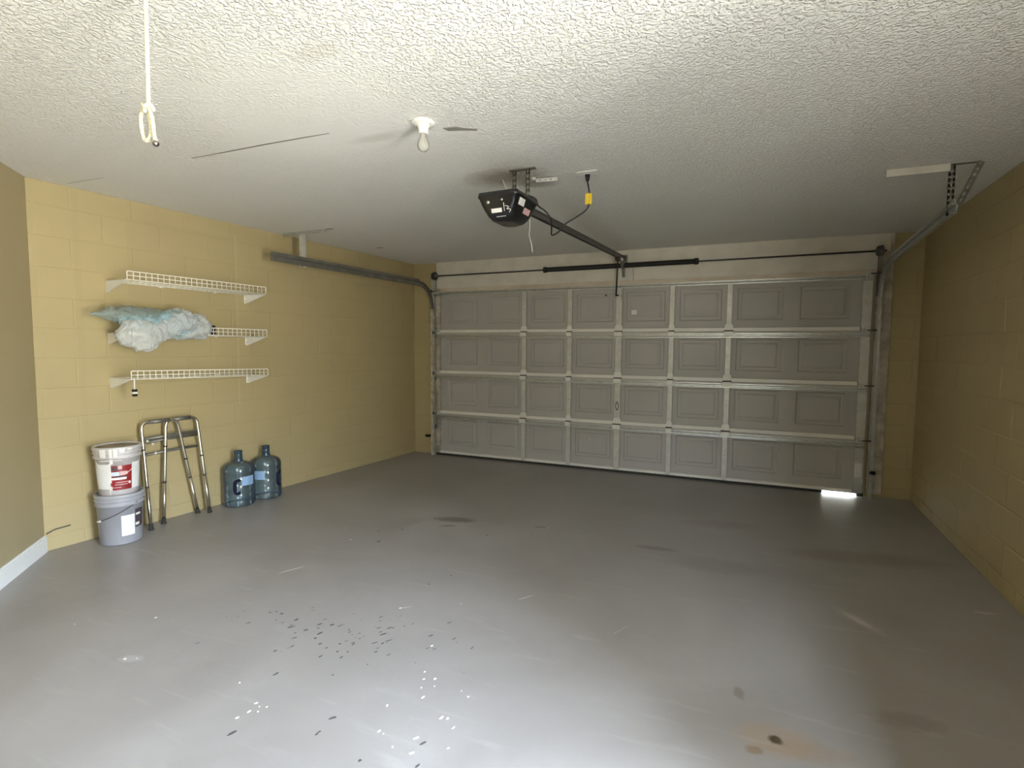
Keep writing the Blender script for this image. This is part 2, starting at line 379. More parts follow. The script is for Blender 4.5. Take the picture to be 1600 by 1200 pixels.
# blocks (running bond), one shared mesh, width scaled for cut blocks
BH, BL, Z0 = .2085, .4, .096
def block_mesh():
    m = MB(); j = .004; bv = .005
    x0, x1, z0, z1 = j, 1-j, j, BH-j
    ax = bv/BL
    vs = [(x0, -.02, z0), (x1, -.02, z0), (x1, -.02, z1), (x0, -.02, z1),
          (x0, -.0018, z0), (x1, -.0018, z0), (x1, -.0018, z1), (x0, -.0018, z1),
          (x0+ax, 0, z0+bv), (x1-ax, 0, z0+bv), (x1-ax, 0, z1-bv), (x0+ax, 0, z1-bv)]
    fs = [(8, 9, 10, 11)]+[(a, (a+1) % 4, 4+(a+1) % 4, 4+a) for a in range(4)]+[(4+a, 4+(a+1) % 4, 8+(a+1) % 4, 8+a) for a in range(4)]
    me = bpy.data.meshes.new('block'); me.from_pydata(vs, [], fs)
    bm = bmesh.new(); bm.from_mesh(me); bmesh.ops.recalc_face_normals(bm, faces=bm.faces); bm.to_mesh(me); bm.free(); return me
def flip(me):
    me.flip_normals()
def blocks(parent, o0, d, n, s0, s1, mt, ph=.04, zmax=H):
    me = block_mesh(); me.materials.append(mt)
    ang = math.atan2(d.y, d.x)
    lefth = d.cross(V((0, 0, 1))).dot(n) < 0        # local -y is behind the face; local +y must be the room side
    k = -1; z = Z0-BH
    while z < zmax-.01:
        za, zb = max(0, z), min(zmax, z+BH)
        off = ph if k % 2 == 0 else ph+.2
        s = s0-((s0-off) % BL)
        while s < s1-.005:
            a, b = max(s, s0), min(s+BL, s1)
            if b-a > .02:
                o = bpy.data.objects.new('block', me); C.objects.link(o); o.parent = parent
                j = random.uniform(-.0006, .0006)
                R = Matrix((d*(b-a), n, V((0, 0, (zb-za)/BH)))).transposed().to_4x4()
                p = o0+d*a+n*j+V((0, 0, za)); R.translation = p
                o.matrix_local = R
            s += BL
        z += BH; k += 1
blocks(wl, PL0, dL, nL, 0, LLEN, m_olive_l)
o_wr = bpy.data.objects['wall_right']
blocks(o_wr, PR0, dR, nR, 0, DOOR_A-.02, m_olive, .13)

# front wall: strips beside, header above the garage door opening
wf = MB()
wf.box((-.6, .053, 0), (.06, .26, H)); wf.box((4.85, .053, 0), (5.6, .26, H)); wf.box((.06, .053, 2.12), (4.85, .26, H))
o_wf = wf.build('wall_front', m_olive, kind='structure')
blocks(o_wf, V((-.34, .05, 0)), V((1, 0, 0)), V((0, -1, 0)), 0, .37, m_olive, .17)
blocks(o_wf, V((5.03, .05, 0)), V((1, 0, 0)), V((0, -1, 0)), 0, .26, m_olive, .0)

# white wood framing round the opening
t = MB(); t.box((.035, .025, 2.20), (5.0, .05, 2.372)); t.build('trim_1', m_wood, kind='structure', bevel=.003)
t = MB(); t.box((.03, .018, 2.374), (5.0, .05, H)); t.build('trim_2', m_wood, kind='structure', bevel=.003)
t = MB(); t.box((.09, .005, 2.150), (4.90, .05, 2.202)); t.build('trim_3', m_woodr, kind='structure', bevel=.003)
t = MB(); t.box((4.905, .022, 0.03), (5.035, .05, H)); t.build('trim_4', m_jamb, kind='structure', bevel=.003)
t = MB(); t.box((2.535, .0, 2.20), (2.60, .025, 2.40)); t.build('trim_6', m_wood, kind='structure', bevel=.003)

# baseboard on the diagonal wall
bb = MB(); a = PL1+nD*.0; e = PD
q = [a+nD*.0, e, e+nD*.014, a+nD*.014]
bb.prism([V((p.x, p.y, 0)) for p in q], (0, 0, .105))
q2 = [a, e, e+nD*.007, a+nD*.007]
bb.prism([V((p.x, p.y, .105)) for p in q2], (0, 0, .012))
bb.build('baseboard_diagonal', m_base, kind='structure')
dc = MB(); dc.prism([LW(LLEN-.01, .002, .120), LW(LLEN-.06, .002, .138), LW(LLEN-.15, .002, .142), LW(LLEN-.15, .002, .150), LW(LLEN-.06, .002, .146), LW(LLEN-.01, .002, .128)], nL*.003)
dc.build('scrape_mark', m_dark, wl)

# ceiling details: joint seam and paint damage
def strip(pts, wds, dz, z=H):
    m = MB(); top = []; bot = []
    for (x, y), wd in zip(pts, wds): top.append(V((x, y+wd/2, z+.001))); bot.append(V((x, y-wd/2, z+.001)))
    poly = top+bot[::-1]
    m.prism(poly, (0, 0, -dz)); return m
strip([(.69, -3.827), (.95, -3.822), (1.3, -3.820), (1.55, -3.812), (1.71, -3.806)], [.002, .006, .008, .007, .002], .003).build('joint_seam', m_seam, o_ceil)
strip([(-.58, -3.815), (-.4, -3.81), (-.2, -3.80)], [.002, .004, .001], .002).build('joint_seam', m_flake, o_ceil)
strip([(1.79, -4.85), (1.76, -4.70)], [.01, .01], .002)
pf = MB(); pf.prism([V(p) for p in [(2.29, -3.64, H), (2.36, -3.63, H), (2.395, -3.60, H), (2.45, -3.565, H), (2.44, -3.55, H), (2.39, -3.57, H), (2.35, -3.585, H), (2.30, -3.60, H)]][::-1], (0, 0, -.002))
pf.build('bare_patch', m_flake, o_ceil)
pf = MB(); pf.prism([V(p) for p in [(-.06, -1.13, H), (0, -1.12, H), (.03, -1.09, H), (-.03, -1.10, H)]][::-1], (0, 0, -.002))
pf.build('bare_patch', m_flake, o_ceil)

# floor flecks: white crumbs of paint and dark scuffs
def flecks(lst, mt, name, h):
    m = MB()
    for x, y, r, el, a in lst:
        n = 7; ring = []
        for k in range(n):
            th = 2*PI*k/n; q = r*random.uniform(.6, 1.15)
            px, py = q*math.cos(th)*el, q*math.sin(th)
            ring.append(V((x+px*math.cos(a)-py*math.sin(a), y+px*math.sin(a)+py*math.cos(a), .0002)))
        m.prism(ring, (0, 0, h))
    return m.build(name, mt, o_floor, kind='stuff')
wh = [(1.16, -4.578), (1.204, -4.549), (.92, -4.278), (.605, -4.488), (1.792, -4.492), (1.956, -4.641), (1.97, -4.60), (1.962, -4.558), (1.99, -4.56), (2.02, -4.55), (2.005, -4.585),
      (2.473, -4.106), (2.536, -4.128), (2.50, -4.15), (2.56, -4.17), (2.52, -4.20), (2.554, -4.257), (2.71, -4.319), (2.684, -4.323), (2.647, -4.467), (2.505, -4.487), (2.53, -4.49), (2.66, -4.45), (2.60, -4.53),
      (2.033, -3.673), (2.315, -3.493), (2.393, -3.923), (2.348, -2.119), (1.101, -2.956), (2.68, -4.15), (2.72, -4.18), (2.45, -4.35), (2.75, -4.35), (2.79, -4.45), (2.68, -4.52)]
L1 = [(x+random.uniform(-.006, .006), y+random.uniform(-.006, .006), random.uniform(.002, .005), random.uniform(1, 2.8), random.uniform(.8, 1.5)) for x, y in wh]
flecks(L1, m_paint, 'paint_fleck', .0018)
flecks([(1.10, -3.55, .006, 16, 1.15), (2.05, -3.66, .004, 9, .8), (2.62, -3.28, .004, 14, .9), (3.2, -3.4, .003, 22, 1.1)], m_jamb, 'scrape_line', .0008)
dk = [(1.516, -4.05), (1.451, -3.969), (1.48, -3.99), (1.739, -4.055), (1.819, -4.052), (1.813, -3.954), (1.931, -3.97), (1.893, -4.131), (1.953, -4.202), (1.869, -4.376), (2.104, -4.278),
      (1.60, -4.0), (1.64, -4.06), (1.70, -4.10), (1.76, -3.98), (1.84, -4.09), (1.98, -4.09), (2.01, -4.14), (2.05, -4.12), (2.06, -4.17), (2.045, -3.886), (2.116, -3.875), (2.158, -3.822), (2.173, -4.077), (2.16, -3.99), (2.12, -3.93),
      (2.309, -4.506), (2.007, -4.708), (2.313, -4.595), (2.30, -4.57), (2.734, -4.558), (2.544, -4.626), (2.70, -4.47), (1.172, -2.728), (1.319, -2.614), (1.976, -2.475), (2.3, -2.30), (2.02, -3.35), (2.08, -3.2), (1.3, -2.9)]
L2 = [(x+random.uniform(-.01, .01), y+random.uniform(-.01, .01), random.uniform(.0035, .008), random.uniform(1, 3.6), random.uniform(.9, 1.5)) for x, y in dk]
for i in range(60):
    x = random.gauss(1.95, .33); y = -4.0+(x-1.95)*.15+random.gauss(0, .12)
    L2.append((x, y, random.uniform(.0015, .004), random.uniform(1, 6), random.uniform(.9, 1.5)))
m_scuff = mat('dark_floor_chip', (.085, .08, .078), .8)
flecks(L2, m_scuff, 'scuff_mark', .0006)

# portal at the side door
pd = bpy.data.lights.new('sky_portal', 'AREA'); pd.shape = 'RECTANGLE'; pd.size = DOOR_B-DOOR_A; pd.size_y = DOOR_H
pd.cycles.is_portal = True
po = bpy.data.objects.new('sky_portal', pd); C.objects.link(po)
cpt = RW((DOOR_A+DOOR_B)/2, -.1, DOOR_H/2)
zax = -nR; R = Matrix((dR, zax.cross(dR), zax)).transposed().to_4x4(); R.translation = cpt; po.matrix_world = R   # -Z looks into the room
pd2 = bpy.data.lights.new('added_window_portal', 'AREA'); pd2.shape = 'RECTANGLE'; pd2.size = WX1-WX0; pd2.size_y = WZ1-WZ0; pd2.cycles.is_portal = True
po2 = bpy.data.objects.new('added_window_portal', pd2); C.objects.link(po2); po2.matrix_world = Matrix.Translation(((WX0+WX1)/2, -7.38, (WZ0+WZ1)/2)) @ Matrix.Rotation(PI/2, 4, 'X')
wn = MB()
for a_, b_ in (((WX0, -7.46, WZ0), (WX0+.04, -7.28, WZ1)), ((WX1-.04, -7.46, WZ0), (WX1, -7.28, WZ1)), ((WX0, -7.46, WZ1-.04), (WX1, -7.28, WZ1)), ((WX0-.03, -7.46, WZ0), (WX1+.03, -7.25, WZ0+.04)), (((WX0+WX1)/2-.015, -7.40, WZ0), ((WX0+WX1)/2+.015, -7.37, WZ1))): wn.box(a_, b_)
wn.build('added_window_1', m_base, kind='structure')  # frame of the added, unseen window
# side-door jamb lining
jb = MB()
for s, e in ((DOOR_A, .02), (DOOR_B, -.02)):
    q = [RW(s, .01, 0), RW(s+e, .01, 0), RW(s+e, -.21, 0), RW(s, -.21, 0)]
    jb.prism(q, (0, 0, DOOR_H))
q = [RW(DOOR_A, .01, DOOR_H-.02), RW(DOOR_B, .01, DOOR_H-.02), RW(DOOR_B, -.21, DOOR_H-.02), RW(DOOR_A, -.21, DOOR_H-.02)]
jb.prism(q, (0, 0, .02)); jb.build('trim_7', m_base, kind='structure')

# open side-door leaf added to block daylight (out of frame, right of the camera)
d2 = MB(); h0 = RW(DOOR_A-.005, .005, .012); la = math.radians(9); lu = nR*math.cos(la)-dR*math.sin(la); lt = -dR*math.cos(la)-nR*math.sin(la); dv = lu*.81; tv = lt*.04
d2.prism([h0, h0+dv, h0+dv+tv, h0+tv], (0, 0, DOOR_H-.03)); o_d2 = d2.build('added_door_2', m_base, kind='structure', bevel=.002)
for z in (.35, 1.25):
    for u0 in (.10, .44):
        m = MB(); c0 = h0+lu*u0; m.prism([c0-tv*.12+V((0, 0, z)), c0+lu*.26-tv*.12+V((0, 0, z)), c0+lu*.26+tv*.02+V((0, 0, z)), c0+tv*.02+V((0, 0, z))], (0, 0, .65 if z < 1 else .58)); m.build('door_panel', m_base, o_d2, bevel=.003)
m = MB(); c0 = h0+lu*.75+V((0, 0, .98)); m.tube([c0, c0-tv*1.0], .012, 10); m.sphere(c0-tv*1.5, .028, 14, 10); m.tube([c0+tv, c0+tv*2], .012, 10); m.sphere(c0+tv*2.5, .028, 14, 10); m.build('door_knob', m_brass, o_d2)

# ------------------------------------------------------------------ garage door (door_1)
gd = empty('door_1', (2.46, 0, 0), 'wide grey sectional garage door with raised panels and steel struts', 'garage door')
del gd['category']; gd['kind'] = 'structure'
DX0, DX1 = .03, 4.885; PITCHP = .5809; CX = 2.45
pan_c = [CX+(i-3.5)*PITCHP for i in range(8)]
stl = [CX+i*PITCHP for i in (-2, -1, 0, 1, 2)]
SH = .532; ZB = .03
def skin_mesh(m, z0, z1):
    y0 = .030; d = .011; sl = .022
    xs = [DX0]; zc0, zc1 = z0+.115, z1-.085
    hw = .215
    def quad(a, b, c, d_): m.add([a, b, c, d_], [(0, 1, 2, 3)])
    # strips above and below
    quad((DX0, y0, z0), (DX1, y0, z0), (DX1, y0, zc0), (DX0, y0, zc0))
    quad((DX0, y0, zc1), (DX1, y0, zc1), (DX1, y0, z1), (DX0, y0, z1))
    x = DX0
    for c in pan_c+[None]:
        xe = DX1 if c is None else c-hw
        quad((x, y0, zc0), (xe, y0, zc0), (xe, y0, zc1), (x, y0, zc1))
        if c is None: break
        a = [(c-hw, zc0), (c+hw, zc0), (c+hw, zc1), (c-hw, zc1)]
        def ring(p, ya, qn, yb):
            for i in range(4):
                j = (i+1) % 4
                quad((p[i][0], ya, p[i][1]), (p[j][0], ya, p[j][1]), (qn[j][0], yb, qn[j][1]), (qn[i][0], yb, qn[i][1]))
        def ins(p, e): return [(p[0][0]+e, p[0][1]+e), (p[1][0]-e, p[1][1]+e), (p[2][0]-e, p[2][1]-e), (p[3][0]+e, p[3][1]-e)]
        b = ins(a, .012); c2 = ins(a, .034); e2 = ins(a, .052)
        ring(a, y0, b, y0+d); ring(b, y0+d, c2, y0+d); ring(c2, y0+d, e2, y0+.003)
        quad(*[(p[0], y0+.003, p[1]) for p in e2])
        x = c+hw
    # outer face so the section has thickness
    quad((DX0, .05, z0), (DX0, .05, z1), (DX1, .05, z1), (DX1, .05, z0))
    quad((DX0, y0, z0), (DX0, y0, z1), (DX0, .05, z1), (DX0, .05, z0)); quad((DX1, y0, z0), (DX1, .05, z0), (DX1, .05, z1), (DX1, y0, z1))
    quad((DX0, y0, z1), (DX1, y0, z1), (DX1, .05, z1), (DX0, .05, z1)); quad((DX0, y0, z0), (DX0, .05, z0), (DX1, .05, z0), (DX1, y0, z0))
def screw(m, x, z, y, r=.004):
    m.tube([(x, y, z), (x, y-.003, z)], r, 6)
for k in range(4):
    z0 = ZB+k*SH; z1 = z0+SH
    m = MB(); skin_mesh(m, z0, z1); sec = m.build('door_section', m_panel, gd)
    # bottom lip (light), top lip
    m = MB(); lh = .036 if k else .030
    m.box((DX0+.06, -.004, z0), (DX1-.10, .030, z0+lh)); m.build('bottom_lip', m_lip, sec, bevel=.002)
    m = MB(); m.box((DX0+.01, .0, z1-.030), (DX1-.01, .030, z1)); m.build('top_lip', m_panel, sec, bevel=.002)
    # horizontal hat strut under the joint
    m = MB(); zt = z1-.020 if k < 3 else z1; hh = .048 if k < 3 else .042
    prof = [(-.001, zt), (-.005, zt), (-.005, zt-.012), (-.040, zt-.018), (-.040, zt-hh+.020), (-.005, zt-hh+.012), (-.005, zt-hh), (-.001, zt-hh), (-.001, zt-hh+.010), (-.036, zt-hh+.023), (-.036, zt-.021), (-.001, zt-.010)]
    m.prism([V((DX0+.02, y, z)) for y, z in prof], (DX1-DX0-.04, 0, 0)); m.build('strut', m_galv, sec)
    zst = zt-hh
    for i, x in enumerate(stl):
        hw = .034 if i == 2 else .026
        m = MB(); m.box((x-hw, -.006, z0+(.0 if k == 0 else .0)), (x+hw, .030, zst+.002))
        for zz in (.25, .30, .17): 
            if (i+k+int(zz*100)) % 2 == 0 or i == 2: pass
        m.build('stile', m_galvp, sec, bevel=.002)
        for dx_, dz_, r_ in ((0, .27, .004), (.002, .33, .003)):
            m = MB(); screw(m, x+dx_, z0+dz_, -.006, r_); m.build('screw', m_dark, sec)
    for x, hw in ((DX0+.036, .030), (DX1-.052, .040)):
        m = MB(); m.box((x-hw, -.007, z0+(.03 if k else .10)), (x+hw, .030, zst+.002 if k else zst-.14)); m.build('end_stile', m_galvp if x > 1 else m_jamb, sec, bevel=.002)
        if k == 0:
            m = MB(); m.box((x-hw*.9, -.005, z0), (x+hw*.9, .030, z0+.45)); m.build('end_plate', m_galv, sec)
    # hinges over the joint above (k<3)
    if k < 3:
        for i, x in enumerate(stl):
            hw = (.040, .031, .044, .031, .042)[i]
            m = MB()
            m.prism([V(p) for p in [(x-hw, -.008, z1+.008), (x-hw, -.008, z1+.055), (x-hw*.72, -.008, z1+.075), (x+hw*.72, -.008, z1+.075), (x+hw, -.008, z1+.055), (x+hw, -.008, z1+.008)]], (0, .004, 0))
            m.box((x-hw, -.044, z1-.050), (x+hw, -.040, z1-.006)); m.box((x-hw, -.044, z1-.006), (x+hw, -.006, z1-.002))
            m.tube([(x-hw*.9, -.014, z1+.001), (x+hw*.9, -.014, z1+.001)], .007, 8)
            hg = m.build('hinge', m_lip, sec, bevel=.001)
            m = MB(); m.tube([(x-hw*1.05, -.020, z1+.004), (x+hw*1.05, -.020, z1+.004)], .0065, 8); m.build('hinge_pin', m_dark, sec)
        for x, s in ((DX0+.035, -1), (DX1-.05, 1)):
            m = MB(); m.box((x-.034, -.010, z1-.045), (x+.034, -.006, z1+.05)); m.box((x-.020, -.045, z1-.02), (x+.020, -.006, z1+.02))
            m.tube([(x-.03, -.045, z1), (x+.03, -.045, z1)], .010, 10); m.build('end_hinge', m_galv if s < 0 else m_galvp, sec)
            m = MB(); xe = .012 if s < 0 else 4.925
            m.tube([(x, -.05, z1), (xe, -.05, z1)], .006, 8); m.lathe([(0.001, -.006), (.022, -.006), (.022, .006), (.001, .006)], (xe, -.05, z1), 14, (1, 0, 0)); m.build('roller', m_dark, sec)
    if k == 3:
        for x, s in ((DX0+.045, -1), (DX1-.05, 1)):
            m = MB(); m.box((x-.035, -.048, z1-.05), (x+.035, -.040, z1+.01)); m.box((x-.035, -.048, z1-.055), (x+.035, .0, z1-.045)); m.box((x-.02, -.10, z1-.03), (x+.02, -.045, z1-.01)); m.build('top_bracket', m_galv, sec)
            m = MB(); xe = .012 if s < 0 else 4.925
            m.tube([(x, -.09, z1+.0), (xe, -.09, z1+.0)], .006, 8); m.lathe([(0.001, -.006), (.022, -.006), (.022, .006), (.001, .006)], (xe, -.09, z1), 14, (1, 0, 0)); m.build('roller', m_dark, sec)
    if k == 0:
        m = MB(); m.box((DX0, .012, 0.0), (4.535, .045, ZB)); m.box((4.535, .012, .022), (4.83, .045, ZB)); m.box((4.83, .012, 0), (DX1, .045, ZB)); m.build('bottom_seal', m_rubber, sec)
        m = MB(); m.tube([(2.13, .029, .352), (2.13, .025, .352)], .006, 8); m.build('rivet_or_daylight_dot', m_daydot, sec)  # white dot painted in place of daylight through a tiny hole
        m = MB(); m.box((DX1-.085, -.010, .19), (DX1-.028, -.006, .33)); m.build('corner_plate', m_lip, sec)
    if k == 1:
        m = MB(); m.tube([V((CX, -.012, .775))+V((math.cos(a)*.014, 0, math.sin(a)*.045)) for a in [2*PI*i/20 for i in range(20)]], .005, 6, closed=True); m.build('lock_ring', m_dark, sec)
        m = MB(); m.sphere((CX, -.008, .775), .010, 10, 6, (1, .5, 3.3)); m.build('lock_cover', m_lip, sec)
        m = MB(); m.box((.075, -.02, .90), (.10, -.007, .93)); m.tube([(.10, -.03, .905), (.17, -.03, .905)], .006, 6); m.build('side_latch', m_galv, sec)
    if k == 3:
        m = MB(); m.box((2.585, .025, 1.82), (2.645, .028, 1.87)); m.box((2.60, .024, 1.835), (2.63, .0255, 1.852)); m.build('sticker', m_sticker, sec)
        m = MB(); m.box((2.425, -.05, 2.02), (2.475, -.006, 2.035)); m.box((2.425, -.012, 1.98), (2.475, -.006, 2.09)); m.build('arm_bracket', m_galvp, sec)
        m = MB(); m.tube([(2.29, .03, 2.045), (2.29, .018, 2.045)], .012, 8); m.build('bolt', m_dark, sec)

# bright strip of daylight is simply the gap right of the seal: the seal stops at x = 4.50

# ------------------------------------------------------------------ tracks
def track(name, xs, pts_h, label, side, brk):
    """C channel: vertical part, curve, horizontal part"""
    t = empty(name, (xs, -.05, 0), label, 'track', 'curved tracks of the garage door')
    path = [V((xs, -.050, .0)), V((xs, -.050, 1.0)), V((xs, -.050, 1.93))]
    R_ = .30
    c = V((xs, -.05-R_, 1.93))
    for i in range(1, 9):
        a = PI/2*i/8; path.append(c+V((0, R_*math.cos(a), R_*math.sin(a))))
    e = V(pts_h)
    n0 = len(path)
    # cross-section, (u across door direction outward, v normal to the path)
    def sweep(path, m):
        prof = [(-.0, -.026), (-.0, .026), (side*.0, .026)]
        sec = [(side*.012, -.026), (-side*.014, -.026), (-side*.014, -.023), (side*.009, -.023), (side*.009, .023), (-side*.014, .023), (-side*.014, .026), (side*.012, .026)]
        sec = [(-side*.028+u, v) if False else (u, v) for u, v in sec]
        vs = []; mcount = len(path)
        for i, p in enumerate(path):
            tt = (path[min(i+1, mcount-1)]-path[max(i-1, 0)]).normalized()
            ux = V((1, 0, 0)); ux = (ux-tt*ux.dot(tt)).normalized(); vv = tt.cross(ux).normalized()
            for u, v in sec: vs.append(p+ux*u+vv*v)
        k = len(sec); fs = []
        for i in range(mcount-1):
            for j in range(k): fs.append((i*k+j, i*k+(j+1) % k, (i+1)*k+(j+1) % k, (i+1)*k+j))
        m.add(vs, fs); m.add(vs[:k], [tuple(range(k))]); m.add(vs[-k:], [tuple(range(k))])
    m = MB(); sweep(path[:3], m); m.build('vertical_track', m_track_lit if side < 0 else m_galv, t)
    m = MB(); sweep(path[2:], m); m.build('curved_track', m_track if side < 0 else m_galv, t)
    m = MB(); sweep([path[-1], e], m); m.build('horizontal_track', m_track if side < 0 else m_galv, t)
    # stiffening angle along the horizontal run
    m = MB(); p0 = path[-1]+V((side*.0, 0, .03)); p1 = e+V((0, 0, .03)); up_ = V((0, 0, 1))
    m.prism([p0+V((0, 0, 0)), p0+V((0, 0, .028)), p0+V((side*.004, 0, .028)), p0+V((side*.004, 0, 0))], p1-p0); 
    m.prism([p0, p0+V((side*.030, 0, 0)), p0+V((side*.030, 0, .003)), p0+V((0, 0, .003))], p1-p0)
    m.build('angle_iron', m_track if side < 0 else m_galv, t)
    for z in (.35, 1.0, 1.65):
        m = MB(); m.box((xs, -.05, z), (xs-side*0+side*.004, .04, z+.05)); m.box((xs, .018, z), (xs+side*.04, .022, z+.05)); m.build('wall_bracket', m_galv, t)
    return t
tl = track('door_track', .012, (-.215, -2.43, 2.238), 'curved steel track on the left side of the garage door, below its short ceiling hanger', -1, 0)
tr = track('door_track', 4.925, (4.815, -2.20, 2.250), 'curved steel track on the right side of the garage door, ending near the right wall', 1, 0)

# flag brackets beside the header
for x, s, par in ((.03, -1, tl), (4.905, 1, tr)):
    m = MB(); m.prism([V((x, .02, 1.95)), V((x, .02, 2.40)), V((x, -.10, 2.40)), V((x, -.13, 2.34)), V((x, -.06, 2.05)), V((x, -.03, 1.95))], (s*.003, 0, 0))
    m.build('flag_bracket', m_galvp if s < 0 else m_track, par)

# hangers
def perf(m, a, b, wd, th, nrm, holes=True):
    """perforated strap: row of alternating rungs between two rails"""
    a = V(a); b = V(b); d = (b-a); Lx = d.length; d.normalize(); nrm = V(nrm).normalized(); s = d.cross(nrm).normalized()
    def bar(p, q, w_):
        m.prism([p-s*w_/2, p+s*w_/2, p+s*w_/2+nrm*th, p-s*w_/2+nrm*th], q-p)
    bar(a+s*wd*.33, b+s*wd*.33, wd*.34); bar(a-s*wd*.33, b-s*wd*.33, wd*.34)
    n = max(2, int(Lx/.032))
    for i in range(n+1):
        p = a+d*(Lx*i/n)
        m.prism([p-s*wd/2, p+s*wd/2, p+s*wd/2+nrm*th, p-s*wd/2+nrm*th], d*.019 if i < n else -d*.012)
hl_ = empty('track_hanger', (-.2, -2.05, H), 'short grey steel hanger holding the left door track under the ceiling', 'hanger', 'track hangers')
m = MB(); m.box((-.44, -2.075, H-.004), (.17, -2.045, H)); m.box((-.44, -2.078, H-.030), (.10, -2.074, H)); m.build('ceiling_angle', m_galv, hl_)
m = MB(); m.box((-.235, -2.072, 2.20), (-.19, -2.069, H)); m.box((-.19, -2.072, 2.20), (-.187, -2.035, H)); m.build('hanger_strap', m_galvp, hl_)
m = MB(); m.tube([(-.20, -2.085, 2.215), (-.20, -2.03, 2.215)], .009, 8); m.tube([(-.20, -2.085, 2.25), (-.20, -2.03, 2.25)], .009, 8); m.build('bolt', m_dark, hl_)
hr = empty('track_hanger', (4.83, -2.05, H), 'perforated steel hanger with a slanted brace holding the right door track', 'hanger', 'track hangers')
m = MB(); perf(m, (4.835, -2.05, 2.24), (4.835, -2.05, H), .034, .003, (0, -1, 0)); m.build('hanger_strap', m_track, hr)
m = MB(); perf(m, (4.862, -2.056, 2.27), (4.965, -2.07, H-.004), .034, .003, (0, -1, 0)); m.build('brace', m_track, hr)
m = MB(); m.box((4.83, -2.06, H-.003), (4.97, -2.035, H)); m.build('ceiling_angle', m_track, hr)
m = MB(); perf(m, (4.505, -2.045, H-.004), (4.825, -2.045, H-.004), .040, .003, (0, 0, 1)); m.box((4.505, -2.070, H-.042), (4.822, -2.067, H)); m.box((4.505, -2.067, H-.0025), (4.822, -2.025, H-.0005)); m.build('painted_strap', m_wood, hr, label='white painted perforated strap')
hl_['group'] = hr['group'] = 'track hangers'

# ------------------------------------------------------------------ torsion shaft
ts = empty('torsion_spring', (2.45, -.095, 2.355), 'long black torsion spring on a steel shaft above the garage door', 'spring')
SY = -.085
sz = lambda x: 2.352+(x-.05)*.0025
m = MB(); m.tube([(.04, SY, sz(.04)), (4.95, SY, sz(4.95))], .0095, 10); m.build('shaft', m_dark, ts)
def coil(m, x0, x1, r, w_, pitch):
    n = int((x1-x0)/pitch); pts = []; 
    m.tube([(x0, SY, sz(x0)), (x1, SY, sz(x1))], r*.93, 14)
    for i in range(n): 
        x = x0+(i+.5)*pitch; m.lathe([(r*.93, -pitch*.42), (r*1.03, 0), (r*.93, pitch*.42)], (x, SY, sz(x)), 14, (1, 0, 0))
m = MB(); coil(m, 1.60, 2.47, .0280, .005, .010); m.build('spring_coil', m_black, ts)
m = MB(); coil(m, 2.52, 3.27, .0280, .005, .010); m.build('spring_coil', m_black, ts)
for x in (1.585, 3.275):
    m = MB(); m.lathe([(.010, -.02), (.034, -.02), (.036, 0), (.030, .022), (.010, .022)], (x, SY, sz(x)), 18, (1, 0, 0)); m.tube([(x, SY-.03, sz(x)), (x, SY-.042, sz(x))], .006, 6); m.build('winding_cone', m_black, ts)
m = MB(); m.box((2.485, -.09, 2.335), (2.492, .0, 2.395)); m.prism([V((2.485, .0, 2.25)), V((2.492, .0, 2.25)), V((2.492, -.08, 2.34)), V((2.485, -.08, 2.34))], (0, .004, 0)); m.box((2.475, -.002, 2.24), (2.505, .02, 2.42)); m.lathe([(.010, -.012), (.030, -.012), (.030, .012), (.010, .012)], (2.49, SY, sz(2.49)), 16, (1, 0, 0)); m.build('centre_bracket', m_track, ts)
for x, s in ((.062, -1), (4.895, 1)):
    m = MB(); m.lathe([(.012, -.03), (.020, -.03), (.040, -.025), (.048, -.012), (.050, .012), (.054, .016), (.054, .022), (.012, .022)], (x, SY, sz(x)), 24, (1, 0, 0)); m.build('cable_drum', m_dark, ts)
    m = MB(); m.sphere((x+.030 if s < 0 else x-.03, SY-.010, sz(x)+.002), .013, 12, 8); m.build('set_screw', m_chrome if s < 0 else m_dark, ts)
    m = MB(); m.tube([(x-s*.0+.0, SY+.03, sz(x)), (x, -.02, .12)], .0014, 5); m.build('lift_cable', m_dark, ts)
    m = MB(); m.box((x+s*.028, -.11, sz(x)-.04), (x+s*.032, .02, sz(x)+.03)); m.build('end_bearing_plate', m_track, ts)

# ------------------------------------------------------------------ opener
op = empty('garage_door_opener', (2.40, -3.05, H), 'black garage door opener motor hanging from the ceiling with its rail', 'door opener')
def loft(m, rings):
    n = len(rings[0]); vs = [v for r in rings for v in r]
    fs = [(i*n+k, i*n+(k+1) % n, (i+1)*n+(k+1) % n, (i+1)*n+k) for i in range(len(rings)-1) for k in range(n)]
    m.add(vs, fs, True); m.add(rings[0], [tuple(range(n-1, -1, -1))]); m.add(rings[-1], [tuple(range(n))])
def rrect(cx, cy, z, hx, hy, r, n=5):
    out = []
    for sx, sy, a0 in ((1, 1, 0), (-1, 1, PI/2), (-1, -1, PI), (1, -1, 1.5*PI)):
        for i in range(n+1):
            a = a0+PI/2*i/n; out.append(V((cx+sx*(hx-r)+r*math.cos(a), cy+sy*(hy-r)+r*math.sin(a), z)))
    return out
MX, MY = 2.400, -3.055
def morient(pts):   # motor is turned slightly to follow the rail
    c = V((MX, MY, 0)); R = Matrix.Rotation(math.radians(-3), 3, 'Z'); return [R @ (p-c)+c for p in pts]
MT = 2.338
m = MB()
loft(m, [morient(rrect(MX, MY, z, hx, hy, r)) for z, hx, hy, r in
         [(MT, .128, .152, .02), (MT-.026, .131, .155, .02), (MT-.032, .125, .150, .025), (MT-.065, .115, .142, .03), (MT-.100, .100, .132, .035), (MT-.128, .086, .120, .04), (MT-.148, .072, .104, .05), (MT-.158, .050, .078, .05)]])
